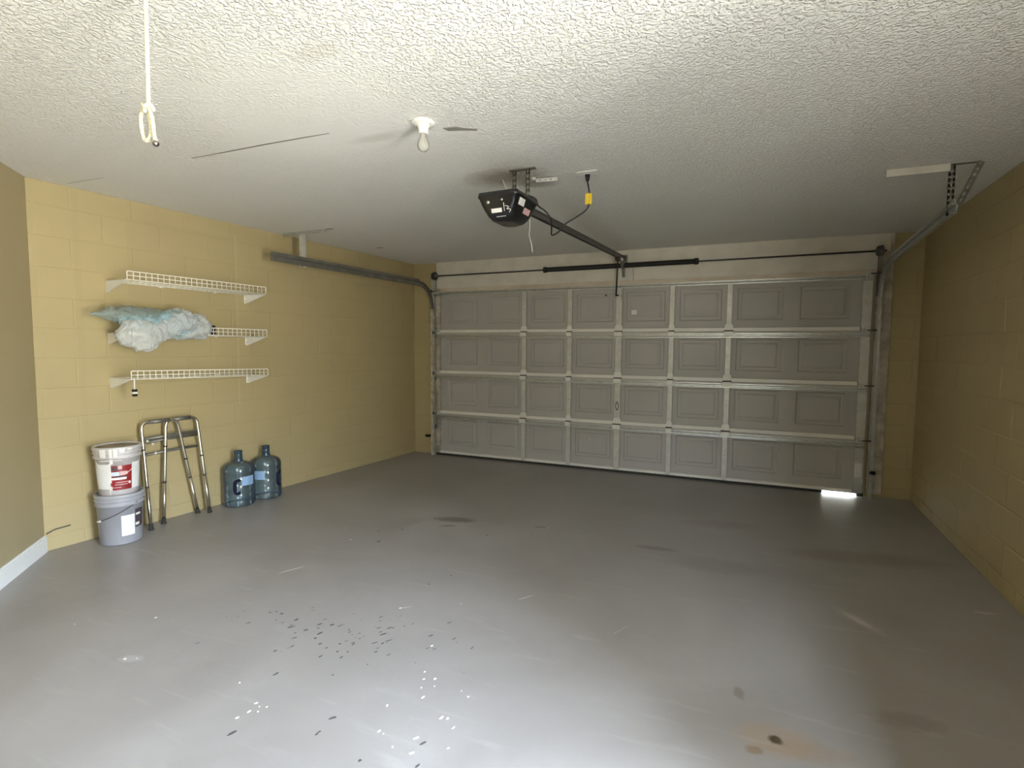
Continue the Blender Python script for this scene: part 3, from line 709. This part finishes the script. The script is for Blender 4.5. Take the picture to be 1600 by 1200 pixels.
body = m.build('motor_housing', m_blackp, op)
def fy(z):
    t_ = MT-z; K = [(0, .152), (.026, .155), (.032, .150), (.065, .142), (.100, .132), (.128, .120), (.148, .104), (.158, .078)]
    for (a, p), (b, q) in zip(K, K[1:]):
        if t_ <= b: return MY-(p+(q-p)*(t_-a)/(b-a))
    return MY-.09
def onface(z, x, dx, h, mt, name, dy=.0):
    m = MB(); q = [V((x-dx, fy(z+h)-.003, z+h)), V((x+dx, fy(z+h)-.003, z+h)), V((x+dx, fy(z-h)-.003, z-h)), V((x-dx, fy(z-h)-.003, z-h))]
    m.prism(morient(q), V((0, .004, 0))); return m.build(name, mt, body)
onface(MT-.105, MX-.010, .034, .011, m_whitep, 'warning_label')
onface(MT-.137, MX+.012, .030, .0012, m_lab_w, 'trim_line', .01)
onface(MT-.090, MX+.040, .0015, .022, m_lab_w, 'trim_line', .0)
for x, z, r in ((MX-.060, MT-.056, .011), (MX+.030, MT-.050, .008)):
    m = MB(); m.sphere(morient([V((x, fy(z), z))])[0], r, 12, 8, (1, .5, 1)); m.build('button', m_chrome, body)
m = MB(); m.tube(smooth_path(morient([V(p) for p in [(MX+.050, fy(MT-.085)-.004, MT-.085), (MX+.072, fy(MT-.10)-.008, MT-.094), (MX+.060, fy(MT-.10)-.006, MT-.104), (MX+.082, fy(MT-.11)-.006, MT-.108), (MX+.070, fy(MT-.122)-.005, MT-.122)]])), .0022, 5); m.build('antenna_wire', m_wirew, body)
m = MB(); q = morient([V((MX+.125, MY-.10, MT-.036)), V((MX+.125, MY-.03, MT-.036)), V((MX+.113, MY-.03, MT-.074)), V((MX+.113, MY-.10, MT-.074))]); m.prism(q, (.003, 0, 0)); m.build('side_sticker', m_lab_w, body)
m = MB(); q = morient([V((MX+.112, MY-.01, MT-.074)), V((MX+.112, MY+.07, MT-.074)), V((MX+.099, MY+.07, MT-.105)), V((MX+.099, MY-.01, MT-.105))]); m.prism(q, (.003, 0, 0)); m.build('side_sticker', m_lab_p, body)
# hanging straps from ceiling to the motor
for x, y in ((MX+.07, MY+.14), (MX-.02, MY+.14)):
    m = MB(); perf(m, (x, y, MT-.01), (x, y, H), .026, .003, (0, -1, 0)); m.build('hanging_strap', m_track, op)
m = MB(); m.box((MX-.05, MY+.12, H-.006), (MX+.12, MY+.15, H)); m.build('ceiling_angle', m_track, op)
m = MB(); perf(m, (2.46, -2.745, H-.022), (2.60, -2.725, H-.022), .022, .003, (0, -1, 0)); m.tube([(2.44, -2.735, H-.012), (2.44, -2.735, H)], .016, 10); m.build('painted_strap', m_whitep, op)
# rail
ra = V((2.43, -2.88, 2.315)); rb = V((2.490, .0, 2.447))
m = MB(); d = (rb-ra)
prof = [(-.020, .022), (.020, .022), (.020, .018), (.012, .018), (.012, -.012), (.020, -.012), (.020, -.020), (.008, -.020), (.008, -.014), (-.008, -.014), (-.008, -.020), (-.020, -.020), (-.020, -.012), (-.012, -.012), (-.012, .018), (-.020, .018)]
m.prism([ra+V((x, 0, z)) for x, z in prof], d); rail = m.build('rail', m_rail, op)
m = MB(); m.prism([ra+V((x, 0, z)) for x, z in [(-.006, -.018), (.006, -.018), (.006, -.027), (-.006, -.027)]], d*.94); m.build('drive_belt', m_black, rail)
m = MB(); m.box((2.46, -.055, 2.42), (2.464, .018, 2.47)); m.box((2.516, -.055, 2.42), (2.520, .018, 2.47)); m.box((2.45, .012, 2.40), (2.53, .018, 2.49)); m.tube([(2.45, -.04, 2.445), (2.53, -.04, 2.445)], .006, 8); m.build('header_bracket', m_track, op)
tp = ra+d*.90
m = MB(); m.box(tp+V((-.022, -.05, -.055)), tp+V((.022, .05, -.012)));  m.build('trolley', m_black, op, bevel=.004)
m = MB(); p0 = tp+V((0, .0, -.05)); 
a1 = V((2.432, -.20, 2.12)); a2 = V((2.44, -.085, 2.00)); a3 = V((2.45, -.045, 2.035))
m.tube([p0, V((2.440, -.13, 2.03))], .009, 6); m.tube([V((2.440, -.135, 2.025)), a3], .009, 6)
m.build('door_arm', m_black, op)
m = MB(); m.tube([tp+V((.03, .06, -.03)), tp+V((.03, .10, -.03))], .018, 12); m.build('pulley', m_galvp, op)
# release cord (white, hanging below the motor)
m = MB(); m.tube(smooth_path([(2.46, -2.86, 2.27), (2.465, -2.86, 2.20), (2.46, -2.862, 2.15), (2.475, -2.86, 2.10), (2.485, -2.862, 2.04)]), .0025, 5); m.build('release_cord', m_wirew, op)
# white signal wire up to the ceiling
m = MB(); m.tube(smooth_path([(2.24, -2.79, H), (2.27, -2.83, 2.50), (2.31, -2.88, 2.44), (2.345, -2.92, 2.385), (2.36, -2.94, 2.335)]), .0045, 6); m.build('signal_wire', m_wirew, op)

# power cord + outlet
ou = empty('ceiling_outlet', (2.79, -2.70, H), 'white outlet plate on the ceiling right of the garage door opener', 'outlet')
m = MB(); m.box((2.73, -2.745, H-.006), (2.865, -2.665, H)); m.build('cover_plate', m_whitep, ou, bevel=.002)
m = MB(); m.lathe([(.001, -.010), (.017, -.010), (.019, -.006)], (2.785, -2.70, H), 12); m.build('socket', m_whitep, ou)
pc = empty('power_cord', (2.79, -2.70, H-.02), 'black power cord with a yellow tag looping from ceiling outlet to opener', 'power cord')
m = MB(); m.tube([(2.790, -2.70, H-.011), (2.790, -2.70, H-.050)], [.017, .010], 10); m.build('plug', m_black, pc)
cord = smooth_path([(2.790, -2.70, 2.49), (2.800, -2.70, 2.44), (2.804, -2.70, 2.40), (2.805, -2.70, 2.352), (2.78, -2.70, 2.31), (2.719, -2.705, 2.272), (2.66, -2.71, 2.24), (2.634, -2.71, 2.218), (2.60, -2.71, 2.185), (2.56, -2.71, 2.172), (2.575, -2.76, 2.20), (2.590, -2.82, 2.245), (2.565, -2.85, 2.29),
                    (2.520, -2.86, 2.325), (2.505, -2.86, 2.365), (2.475, -2.87, 2.385), (2.44, -2.89, 2.388), (2.41, -2.93, 2.37), (2.40, -2.96, 2.335)], 5)
m = MB(); m.tube(cord, .0048, 7); m.build('cord', m_black, pc)
m = MB()
for i in range(3): m.box((2.785+.014*i-.004, -2.712-.004*(i % 2), 2.345), (2.785+.014*i+.010, -2.706-.004*(i % 2), 2.412))
m.build('tag', m_yellow, pc)

# ------------------------------------------------------------------ safety sensors
for (x, z, s, lab) in ((-.03, .262, -1, 'small black safety sensor at the foot of the left door track'), (4.935, .262, 1, 'small black safety sensor at the foot of the right door track')):
    t = empty('safety_sensor', (x, -.06, z), lab, 'sensor', 'safety sensors beside the garage door')
    m = MB(); m.box((x-.045 if s < 0 else x-.02, -.10, z-.016), (x+.02, -.060, z+.016)); m.tube([(x, -.08, z), (x+(-s)*.026, -.08, z)], .012, 10); m.build('housing', m_blackp, t, bevel=.004)
    m = MB(); m.box((x-.01, -.062, z-.02), (x+.014+(.01 if s > 0 else 0), .02, z-.014)); m.build('bracket', m_galv, t)

# ------------------------------------------------------------------ ceiling lamp
LX, LY = 2.237, -3.735
lp = empty('ceiling_lampholder', (LX, LY, H), 'white round lampholder with a bare unlit bulb on the ceiling', 'lamp')
m = MB(); m.lathe([(.001, 0), (.056, 0), (.058, -.006), (.055, -.012), (.040, -.016), (.030, -.020), (.026, -.030), (.024, -.045), (.0225, -.056), (.018, -.057), (.001, -.050)], (LX, LY, H), 36); m.build('socket', m_porc, lp)
m = MB(); m.lathe([(.0125, -.050), (.0130, -.066), (.016, -.074), (.022, -.084), (.0275, -.097), (.0295, -.110), (.028, -.122), (.0225, -.132), (.013, -.139), (.0005, -.1415)], (LX, LY, H), 28); bl = m.build('bulb', m_bulb, lp)
m = MB(); m.tube([(LX, LY, H-.06), (LX, LY, H-.09)], .0035, 6); m.tube([(LX-.012, LY, H-.115), (LX-.004, LY, H-.105), (LX+.004, LY, H-.115), (LX+.012, LY, H-.105)], .001, 5); m.build('filament', m_porc, bl)
for s in (-1, 1):
    m = MB(); m.sphere((LX+s*.042, LY-.004, H-.015), .004, 8, 5); m.build('screw', m_galv, lp)

# ------------------------------------------------------------------ attic pull rope
rp_ = empty('pull_rope', (1.975, -4.9, H), 'cream twisted pull cord with knotted loops and a steel ball, hanging from the ceiling', 'rope')
def strand(m, path, R_, r, turns, ph, n=6):
    path = [V(p) for p in path]; out = []; tot = sum((path[i+1]-path[i]).length for i in range(len(path)-1)); s = 0; prev = None
    for i, p in enumerate(path):
        if i: s += (path[i]-path[i-1]).length
        t_ = (path[min(i+1, len(path)-1)]-path[max(i-1, 0)]).normalized()
        a = V((0, 1, 0)); a = (a-t_*a.dot(t_)).normalized(); b = t_.cross(a)
        th = ph+2*PI*s*turns; out.append(p+(a*math.cos(th)+b*math.sin(th))*R_)
    m.tube(out, r, n)
def dens(pts, step):
    pts = [V(p) for p in pts]; out = [pts[0]]
    for a, b in zip(pts, pts[1:]):
        n = max(1, int((b-a).length/step))
        for i in range(1, n+1): out.append(a.lerp(b, i/n))
    return out
m = MB(); P = dens([(1.982, -4.9, H), (1.979, -4.9, 2.40), (1.977, -4.9, 2.28), (1.9744, -4.9, 2.178)], .0035)
for ph in (0, 2*PI/3, 4*PI/3): strand(m, P, .0030, .0036, 38, ph)
m.build('rope', m_rope, rp_)
m = MB(); P = dens(smooth_path([(1.9744, -4.9, 2.185), (1.958, -4.905, 2.178), (1.945, -4.905, 2.155), (1.9455, -4.905, 2.122), (1.952, -4.905, 2.095), (1.962, -4.905, 2.080), (1.975, -4.905, 2.080), (1.985, -4.903, 2.095), (1.983, -4.9, 2.122), (1.972, -4.897, 2.155), (1.968, -4.895, 2.180)], 5), .003)
for ph in (0, 2*PI/3, 4*PI/3): strand(m, P, .0032, .0036, 40, ph)
m.build('loop', m_rope, rp_)
m = MB(); P = dens(smooth_path([(1.970, -4.9, 2.178), (1.985, -4.906, 2.172), (1.9975, -4.906, 2.149), (2.002, -4.906, 2.117), (2.006, -4.906, 2.089), (2.008, -4.905, 2.075)], 5), .003)
for ph in (0, 2*PI/3, 4*PI/3): strand(m, P, .0030, .0034, 60, ph)
m.build('loose_end', m_rope, rp_)
m = MB(); m.tube(smooth_path([(1.958, -4.908, 2.190), (1.975, -4.914, 2.178), (1.992, -4.908, 2.184), (1.987, -4.893, 2.174), (1.962, -4.891, 2.180), (1.960, -4.908, 2.168), (1.980, -4.914, 2.165)], 4), .0058, 8); m.build('knot', m_rope, rp_)
m = MB(); m.sphere((2.0095, -4.905, 2.064), .0098, 18, 12); m.build('ball', m_bead, rp_)

# ------------------------------------------------------------------ wire shelves on the left wall
def shelf(z, label, s0=2.50, s1=3.63, dep=.29, tilt=0.0):
    t = empty('wire_shelf', LW((s0+s1)/2, 0, z), label, 'shelf', None)
    zz = lambda s: z-tilt*(s1-s)
    P = lambda s, o, h=0: LW(s, o, zz(s)+h)
    wr_ = .0026; n = 27; lh = .060
    m = MB()
    for i in range(n+1):
        s = s0+(s1-s0)*i/n
        m.tube([P(s, .006), P(s, dep)], .0022, 5, cap=False)
        m.tube([P(s, dep), P(s, dep, lh)], .0027, 5, cap=False)
    m.build('cross_wire', m_white, t, kind='stuff')
    for o, h, r in ((.006, 0, .0035), (dep*.35, -.003, .0026), (dep*.68, -.003, .0026), (dep, 0, .0032), (dep, lh*.5, .0030)):
        m = MB(); m.tube([P(s0, o, h), P(s1, o, h)], r, 7); m.build('long_wire', m_white, t)
    m = MB(); m.tube([P(s0, .006), P(s0, dep), P(s0, dep, lh-.006), P(s0+.006, dep, lh), P(s1-.006, dep, lh), P(s1, dep, lh-.006), P(s1, dep), P(s1, .006)], .0036, 8); m.build('rim', m_white, t)
    for s in (s0+.005, s1-.005):
        m = MB()
        m.prism([P(s, .0, .004), P(s, dep*.93, .002), P(s, dep*.97, -.006), P(s, .035, -.074), P(s, .0, -.080)], dL*.012 if s > 3 else -dL*.012)
        m.box(P(s, .002, -.076)+V((-.001, -.012, 0)), P(s, .006, .004)+V((.001, .012, 0)))
        br = m.build('end_bracket', m_whitep, t, bevel=.002)
        for h in (-.055, -.01): m = MB(); m.sphere(P(s, .010, h), .005, 8, 5); m.build('screw', m_brass, br)
    for s in (s0+.30, s0+.75):
        m = MB(); c = P(s, .003, .002); m.box(c+V((-.004, -.012, -.012)), c+V((.008, .012, .008))); m.build('wall_clip', m_whitep, t)
    return t
sh1 = shelf(1.908, 'white wire shelf, topmost of three on the left wall, empty')
sh2 = shelf(1.522, 'white wire shelf, middle of three, carrying crumpled plastic film')
sh3 = shelf(1.188, 'white wire shelf, lowest of three, with a clip hanging below', tilt=.018)
for s in (sh1, sh2, sh3): s['group'] = 'wire shelves on the left wall'

hc = empty('hanging_clip', LW(3.615, .295, 1.18), 'small white and black clip hanging under the lowest wire shelf', 'clip')
P = lambda o, h: LW(3.615, o, 1.186+h)
m = MB(); m.tube([P(.290, .012), P(.297, .0), P(.295, -.05), P(.295, -.088)], .0045, 7); m.build('stem', m_whitep, hc)
m = MB(); m.box(P(.295, -.078)+V((-.012, -.013, -.012)), P(.295, -.078)+V((.012, .013, .006))); m.build('upper_jaw', m_black, hc)
m = MB(); m.box(P(.295, -.098)+V((-.013, -.020, -.006)), P(.295, -.098)+V((.013, .012, .008))); m.build('cream_band', m_cream, hc)
m = MB(); m.box(P(.295, -.115)+V((-.011, -.013, -.008)), P(.295, -.115)+V((.011, .013, .008))); m.build('lower_jaw', m_black, hc)

bxs = MB(); c = LW(2.965, .20, 1.53); R = Matrix.Rotation(math.radians(8), 3, 'Z')
bxs.box(c+V((-.020, -.027, 0)), c+V((.020, .027, .076)), R)
bxb = bxs.build('small_black_box', m_black, loc=LW(2.965, .20, 1.53)); tag(bxb, 'small black box on the middle wire shelf beside the plastic film', 'box'); bxb.location = LW(2.965, .20, 1.53)
b_ = bxb.modifiers.new('bevel', 'BEVEL'); b_.width = .003; b_.segments = 2

# crumpled plastic film on the middle shelf
def crumple(name, mt, keys, ns, nt_, amp, seed, parent, fold=0.):
    """keys: (s, off, z, half_depth, half_height)"""
    m = MB(); vs = []
    for i in range(ns+1):
        t = i/ns*(len(keys)-1); k = min(int(t), len(keys)-2); f_ = t-k; f_ = f_*f_*(3-2*f_)
        a = [keys[k][j]*(1-f_)+keys[k+1][j]*f_ for j in range(5)]
        for j in range(nt_):
            th = 2*PI*j/nt_
            p = LW(a[0], a[1]+math.cos(th)*a[3], a[2]+math.sin(th)*a[4])
            q = p*14+V((seed, seed*2, 0)); q2 = p*34+V((seed, 0, seed)); q3 = p*75+V((0, seed, 0))
            rad = LW(0, math.cos(th), 0)-PL0+V((0, 0, math.sin(th)))
            d1 = abs(noise.noise(q)); d2 = abs(noise.noise(q2)); d3 = noise.noise(q3)
            env = min(1, a[4]/.04)
            vs.append(p+rad*(amp*env*(1.1*(.45-d1)*1.6+.9*(.3-d2)+.3*d3))+dL*(amp*.6*noise.noise(q*1.3)))
    fs = [(i*nt_+j, i*nt_+(j+1) % nt_, (i+1)*nt_+(j+1) % nt_, (i+1)*nt_+j) for i in range(ns) for j in range(nt_)]
    m.add(vs, fs, False)
    return m.build(name, mt, parent)
pfm = empty('plastic_film', LW(3.4, .2, 1.53), 'crumpled clear and bluish plastic film heaped on the middle wire shelf and hanging over it', 'plastic film')
crumple('grey_fold', m_filmg, [(3.84, .21, 1.652, .004, .004), (3.76, .21, 1.656, .03, .022), (3.70, .20, 1.660, .06, .045), (3.60, .19, 1.655, .09, .060), (3.48, .18, 1.645, .10, .065), (3.35, .17, 1.640, .09, .065), (3.25, .17, 1.63, .05, .04)], 46, 26, .018, 3.1, pfm)
crumple('blue_film', m_filmb, [(3.68, .23, 1.62, .02, .02), (3.58, .23, 1.605, .06, .045), (3.45, .22, 1.598, .09, .062), (3.35, .21, 1.605, .11, .085), (3.26, .20, 1.605, .12, .095), (3.15, .20, 1.600, .11, .075), (3.08, .20, 1.585, .05, .04)], 60, 34, .026, 7.7, pfm)
crumple('clear_film', m_film, [(3.52, .24, 1.57, .03, .03), (3.42, .24, 1.565, .08, .050), (3.32, .23, 1.600, .12, .095), (3.24, .22, 1.608, .13, .103), (3.14, .21, 1.595, .12, .088), (3.06, .21, 1.590, .11, .082), (3.03, .21, 1.572, .07, .050), (3.00, .21, 1.560, .02, .018)], 64, 36, .028, 12.3, pfm)
crumple('hanging_film', m_film, [(3.71, .27, 1.50, .02, .02), (3.67, .29, 1.520, .05, .075), (3.60, .305, 1.505, .06, .100), (3.54, .315, 1.500, .065, .108), (3.48, .310, 1.515, .06, .092), (3.40, .29, 1.545, .05, .060), (3.34, .27, 1.57, .02, .02)], 50, 36, .022, 21.3, pfm)

# ------------------------------------------------------------------ buckets
def patch(c, r0, r1, z0, z1, a0, a1, off, n=14, th=.0012):
    m = MB(); m.lathe([(r0+off, z0), (r1+off, z1)], c, n, a0=a0, a1=a1); return m
def bucket(c, hgt, rb, rt, mt, name, label, flip_=False):
    t = empty(name, c, label, 'bucket', 'stacked buckets by the left wall')
    R = lambda z: rb+(rt-rb)*z/hgt
    m = MB()
    z1 = hgt-.085
    m.lathe([(.001, .004), (rb-.012, .004), (rb-.006, 0), (rb, .006), (R(z1), z1), (R(z1)+.011, z1+.002), (R(z1)+.012, z1+.010), (R(z1)+.004, z1+.014), (R(z1)+.003, z1+.032),
             (R(z1)+.011, z1+.034), (R(z1)+.011, z1+.042), (rt+.002, z1+.046), (rt+.002, hgt-.022)], c, 48)
    m.build('body', mt, t)
    m = MB()
    m.lathe([(rt+.006, hgt-.028), (rt+.009, hgt-.024), (rt+.009, hgt-.006), (rt+.006, hgt), (rt-.002, hgt+.0), (rt-.006, hgt-.012), (.001, hgt-.012)], c, 48)
    lid = m.build('lid', mt, t)
    return t, R, lid
BC = (-.437, -3.655, 0)
bk1, R1, lid1 = bucket(BC, .368, .128, .143, m_greyp, 'lower_bucket', 'grey plastic bucket with wire handle standing on the floor, below the white bucket')
bk1.name = 'plastic_bucket'
ANG = lambda d: math.radians(d)     # camera direction from the buckets is about -30 deg
CA = math.atan2(-6.02-(-3.655), 3.69-(-.437))
m = patch(BC, R1(.065), R1(.215), .065, .215, CA+.02, CA+.64, .002); m.build('white_label', m_lab_w, bk1)
m = patch(BC, R1(.11), R1(.245), .11, .245, CA+.66, CA+1.2, .0015); m.build('brown_label', m_lab_k, bk1)
m = patch(BC, R1(.205), R1(.22), .200, .216, CA+.70, CA+.98, .0025); m.build('label_print', m_cream, bk1)
m = patch(BC, R1(.125), R1(.14), .125, .145, CA+.68, CA+.92, .0025); m.build('label_print', m_cream, bk1)
m = MB(); pts = []
for i in range(21):
    u = i/20; a = CA-1.25+u*2.0; z = .175+.125*u**1.3; pts.append(V(BC)+V((math.cos(a)*(R1(z)+.006), math.sin(a)*(R1(z)+.006), z)))
m.tube(pts, .0026, 6); hd = m.build('handle', m_dark, bk1)
m = MB(); m.tube(pts[0:4], .007, 8); m.build('grip', m_cream, hd)

BC2 = (-.440, -3.655, .357)
bk2, R2, lid2 = bucket(BC2, .355, .120, .140, m_wbuck, 'upper_bucket', 'dirty white paint bucket with dark red label stacked on the grey bucket')
bk2.name = 'plastic_bucket'
m = MB(); m.lathe([(.001, .3440), (.132, .3440), (.1325, .3425)], BC2, 40); m.build('dusty_lid_top', m_lidtop, lid2)
m = patch(BC2, R2(.055), R2(.235), .055, .235, CA-1.2, CA-.40, .0015); m.build('paper_label', m_lab_w, bk2, label='white printed label')
m = patch(BC2, R2(.045), R2(.222), .045, .222, CA-.36, CA+.62, .0020); rl = m.build('red_label', m_lab_r, bk2)
m = patch(BC2, R2(.045), R2(.235), .045, .235, CA+.65, CA+1.2, .0015); m.build('paper_label', m_lab_w, bk2)
for z0, z1_, a0, a1, mm in ((.150, .178, -.34, .04, m_lab_b), (.155, .180, .06, .42, m_lab_p), (.138, .147, -.22, .36, m_lab_k), (.120, .136, -.34, .36, m_paint), (.188, .212, -.28, .0, m_lab_k), (.196, .222, -.02, .16, m_lab_p),
                          (.098, .103, -.14, .50, m_lab_p), (.082, .087, -.18, .42, m_lab_p), (.062, .067, -.30, .10, m_lab_p), (.085, .102, .46, .56, m_lab_w), (.045, .075, -.36, -.30, m_lab_w)):
    m = patch(BC2, R2(z0), R2(z1_), z0, z1_, CA+a0, CA+a1, .0028); m.build('label_print', mm, rl)
# paint drips
m = MB()
for a, z0, z1_, w_ in ((-.62, .285, .345, .28), (-.28, .235, .345, .14), (-.10, .285, .345, .16), (.18, .315, .345, .2), (-.40, .015, .20, .045), (-.36, .10, .24, .10), (.5, .330, .345, .2)):
    rr = .0045 if z0 > .25 else .0
    mm_ = patch(BC2, R2(z0)+.004+rr, R2(z1_)+(.010 if z1_ > .3 else .004), z0, z1_, CA+a-w_/2, CA+a+w_/2, .0015, 6)
    m.add(mm_.v, mm_.f, True)
m.build('paint_drip', m_paint, bk2)
m = MB(); m.tube([V(BC2)+V((math.cos(CA-.85+u*.15)*(R2(.25)+.014), math.sin(CA-.85+u*.15)*(R2(.25)+.014), .263)) for u in range(8)], .004, 6); m.build('paint_bead', m_paint, bk2)
m = MB(); pts = []
for i in range(21):
    u = i/20; a = CA-1.1+u*2.3; z = .255-.10*math.sin(PI*u*.9)**.8 if u < .6 else .255-.10*math.sin(PI*.54)**.8+(u-.6)*.22
    pts.append(V(BC2)+V((math.cos(a)*(R2(z)+.006), math.sin(a)*(R2(z)+.006), z)))
m.tube(pts, .0022, 6); m.build('handle', m_cream, bk2)
for o, nn in ((bk1, 0), (bk2, 1)): pass

# ------------------------------------------------------------------ folded walking frame
wk = empty('walking_frame', LW(3.2, .12, 0), 'folded aluminium walking frame leaning on the left wall beside the buckets', 'walking frame')
def sideframe(f1, t1, t2, f2, name):
    f1, t1, t2, f2 = map(V, (f1, t1, t2, f2)); fr = []
    u1 = (t1-f1).normalized(); u2 = (f2-t2).normalized(); r = .055
    mid1 = t1-u1*r; a1 = t1+(t2-t1).normalized()*r; a2 = t2-(t2-t1).normalized()*r; m2 = t2+u2*r
    path = [f1+u1*.03, f1.lerp(t1, .5), mid1]
    for i in range(1, 6): s = i/6; path.append((1-s)**2*mid1+2*s*(1-s)*t1+s*s*a1)
    path += [a1, a2]
    for i in range(1, 6): s = i/6; path.append((1-s)**2*a2+2*s*(1-s)*t2+s*s*m2)
    path += [m2, f2.lerp(t2, .5), f2-u2*.03]
    m = MB(); m.tube(path, .0125, 12); sf = m.build('side_frame', m_chrome, wk)
    m = MB(); m.tube([a1, a2], .0165, 12); m.build('grip', m_track, sf)
    for f, u in ((f1, u1), (f2, -u2)):
        m = MB(); m.tube([f, f+u*.012, f+u*.014, f+u*.045], [.020, .019, .016, .0155], 12); m.build('rubber_foot', m_rubber, sf)
        for h in (.33, .62 if u is u1 else .50):
            m = MB(); m.tube([f+u*h, f+u*(h+.012)], .0145, 12); m.build('collar', m_dark, sf)
        m = MB(); m.tube([f+u*.02, f+u*.33], .0140, 12); m.build('leg_extension', m_chrome, sf)
    return sf
def fz(p, z=0): return V((p[0], p[1], z))
A1, A2 = V((-.455, -3.43, 0)), V((-.520, -2.995, 0))
TA1, TA2 = V((-.535, -3.425, .835)), V((-.500, -3.165, .835))
B1, B2 = V((-.520, -3.290, 0)), V((-.440, -2.945, 0))
TB1, TB2 = V((-.515, -3.245, .835)), V((-.500, -2.995, .835))
sideframe(A1, TA1, TA2, A2, 'a'); sideframe(B1, TB1, TB2, B2, 'b')
for z0, z1_, r, mm in ((.700, .708, .014, m_track), (.672, .680, .010, m_track), (.575, .585, .011, m_track)):
    m = MB(); m.tube([V((-.545, -3.40, z0)), V((-.530, -3.20, (z0+z1_)/2+.004)), V((-.510, -2.99, z1_))], r, 10); m.build('cross_bar', mm, wk)
for p in ((-.530, -3.385, .686), (-.520, -3.35, .660), (-.522, -3.33, .583)):
    m = MB(); m.sphere(p, .010, 8, 6); m.build('rivet_or_daylight_dot', m_cream, wk)

# ------------------------------------------------------------------ water jugs
def jug(c, ang, label, labang):
    t = empty('water_jug', c, label, 'water jug', 'blue water jugs by the left wall')
    prof = [(.001, .012), (.10, .010), (.122, .004), (.131, .018), (.132, .05), (.128, .062), (.132, .074), (.132, .115), (.128, .126), (.132, .138), (.132, .19), (.1285, .20), (.132, .21), (.132, .262), (.128, .273), (.132, .285),
            (.132, .325), (.128, .345), (.112, .368), (.085, .384), (.055, .392), (.038, .400), (.031, .412), (.029, .425)]
    m = MB(); m.lathe(prof, c, 48); body_ = m.build('body', m_jug, t)
    m = MB(); m.lathe([(.038, .400), (.034, .425), (.034, .440), (.037, .444), (.034, .448), (.033, .478), (.036, .480), (.036, .492), (.029, .492), (.028, .47), (.028, .42)], c, 28); m.build('neck', m_neck, t)
    a = ang; m = MB()
    rad = V((math.cos(a), math.sin(a), 0)); 
    q = [V(c)+rad*.124+V((0, 0, .245)), V(c)+rad*.140+V((0, 0, .248)), V(c)+rad*.146+V((0, 0, .232)), V(c)+rad*.146+V((0, 0, .150)), V(c)+rad*.140+V((0, 0, .132)), V(c)+rad*.124+V((0, 0, .135))]
    tan = V((-rad.y, rad.x, 0))
    q = [q[0]+tan*.03, q[1]+tan*.022, q[2], q[3], q[4]+tan*.02, q[5]+tan*.03]
    m.tube(smooth_path(q, 3), .014, 8); m.build('handle', m_navy, t)
    m = MB(); m.lathe([(.134, .195), (.1345, .275)], c, 14, a0=labang-.42, a1=labang+.42); m.build('label', m_jlab, t)
    return t
j1 = jug((-.420, -2.665, 0), CA-.38, 'blue tinted water jug nearer the walking frame, its dark handle at left', CA+.42)
j2 = jug((-.395, -2.385, 0), CA+.52, 'blue tinted water jug farther from the walking frame, its dark handle at right', CA-.72)
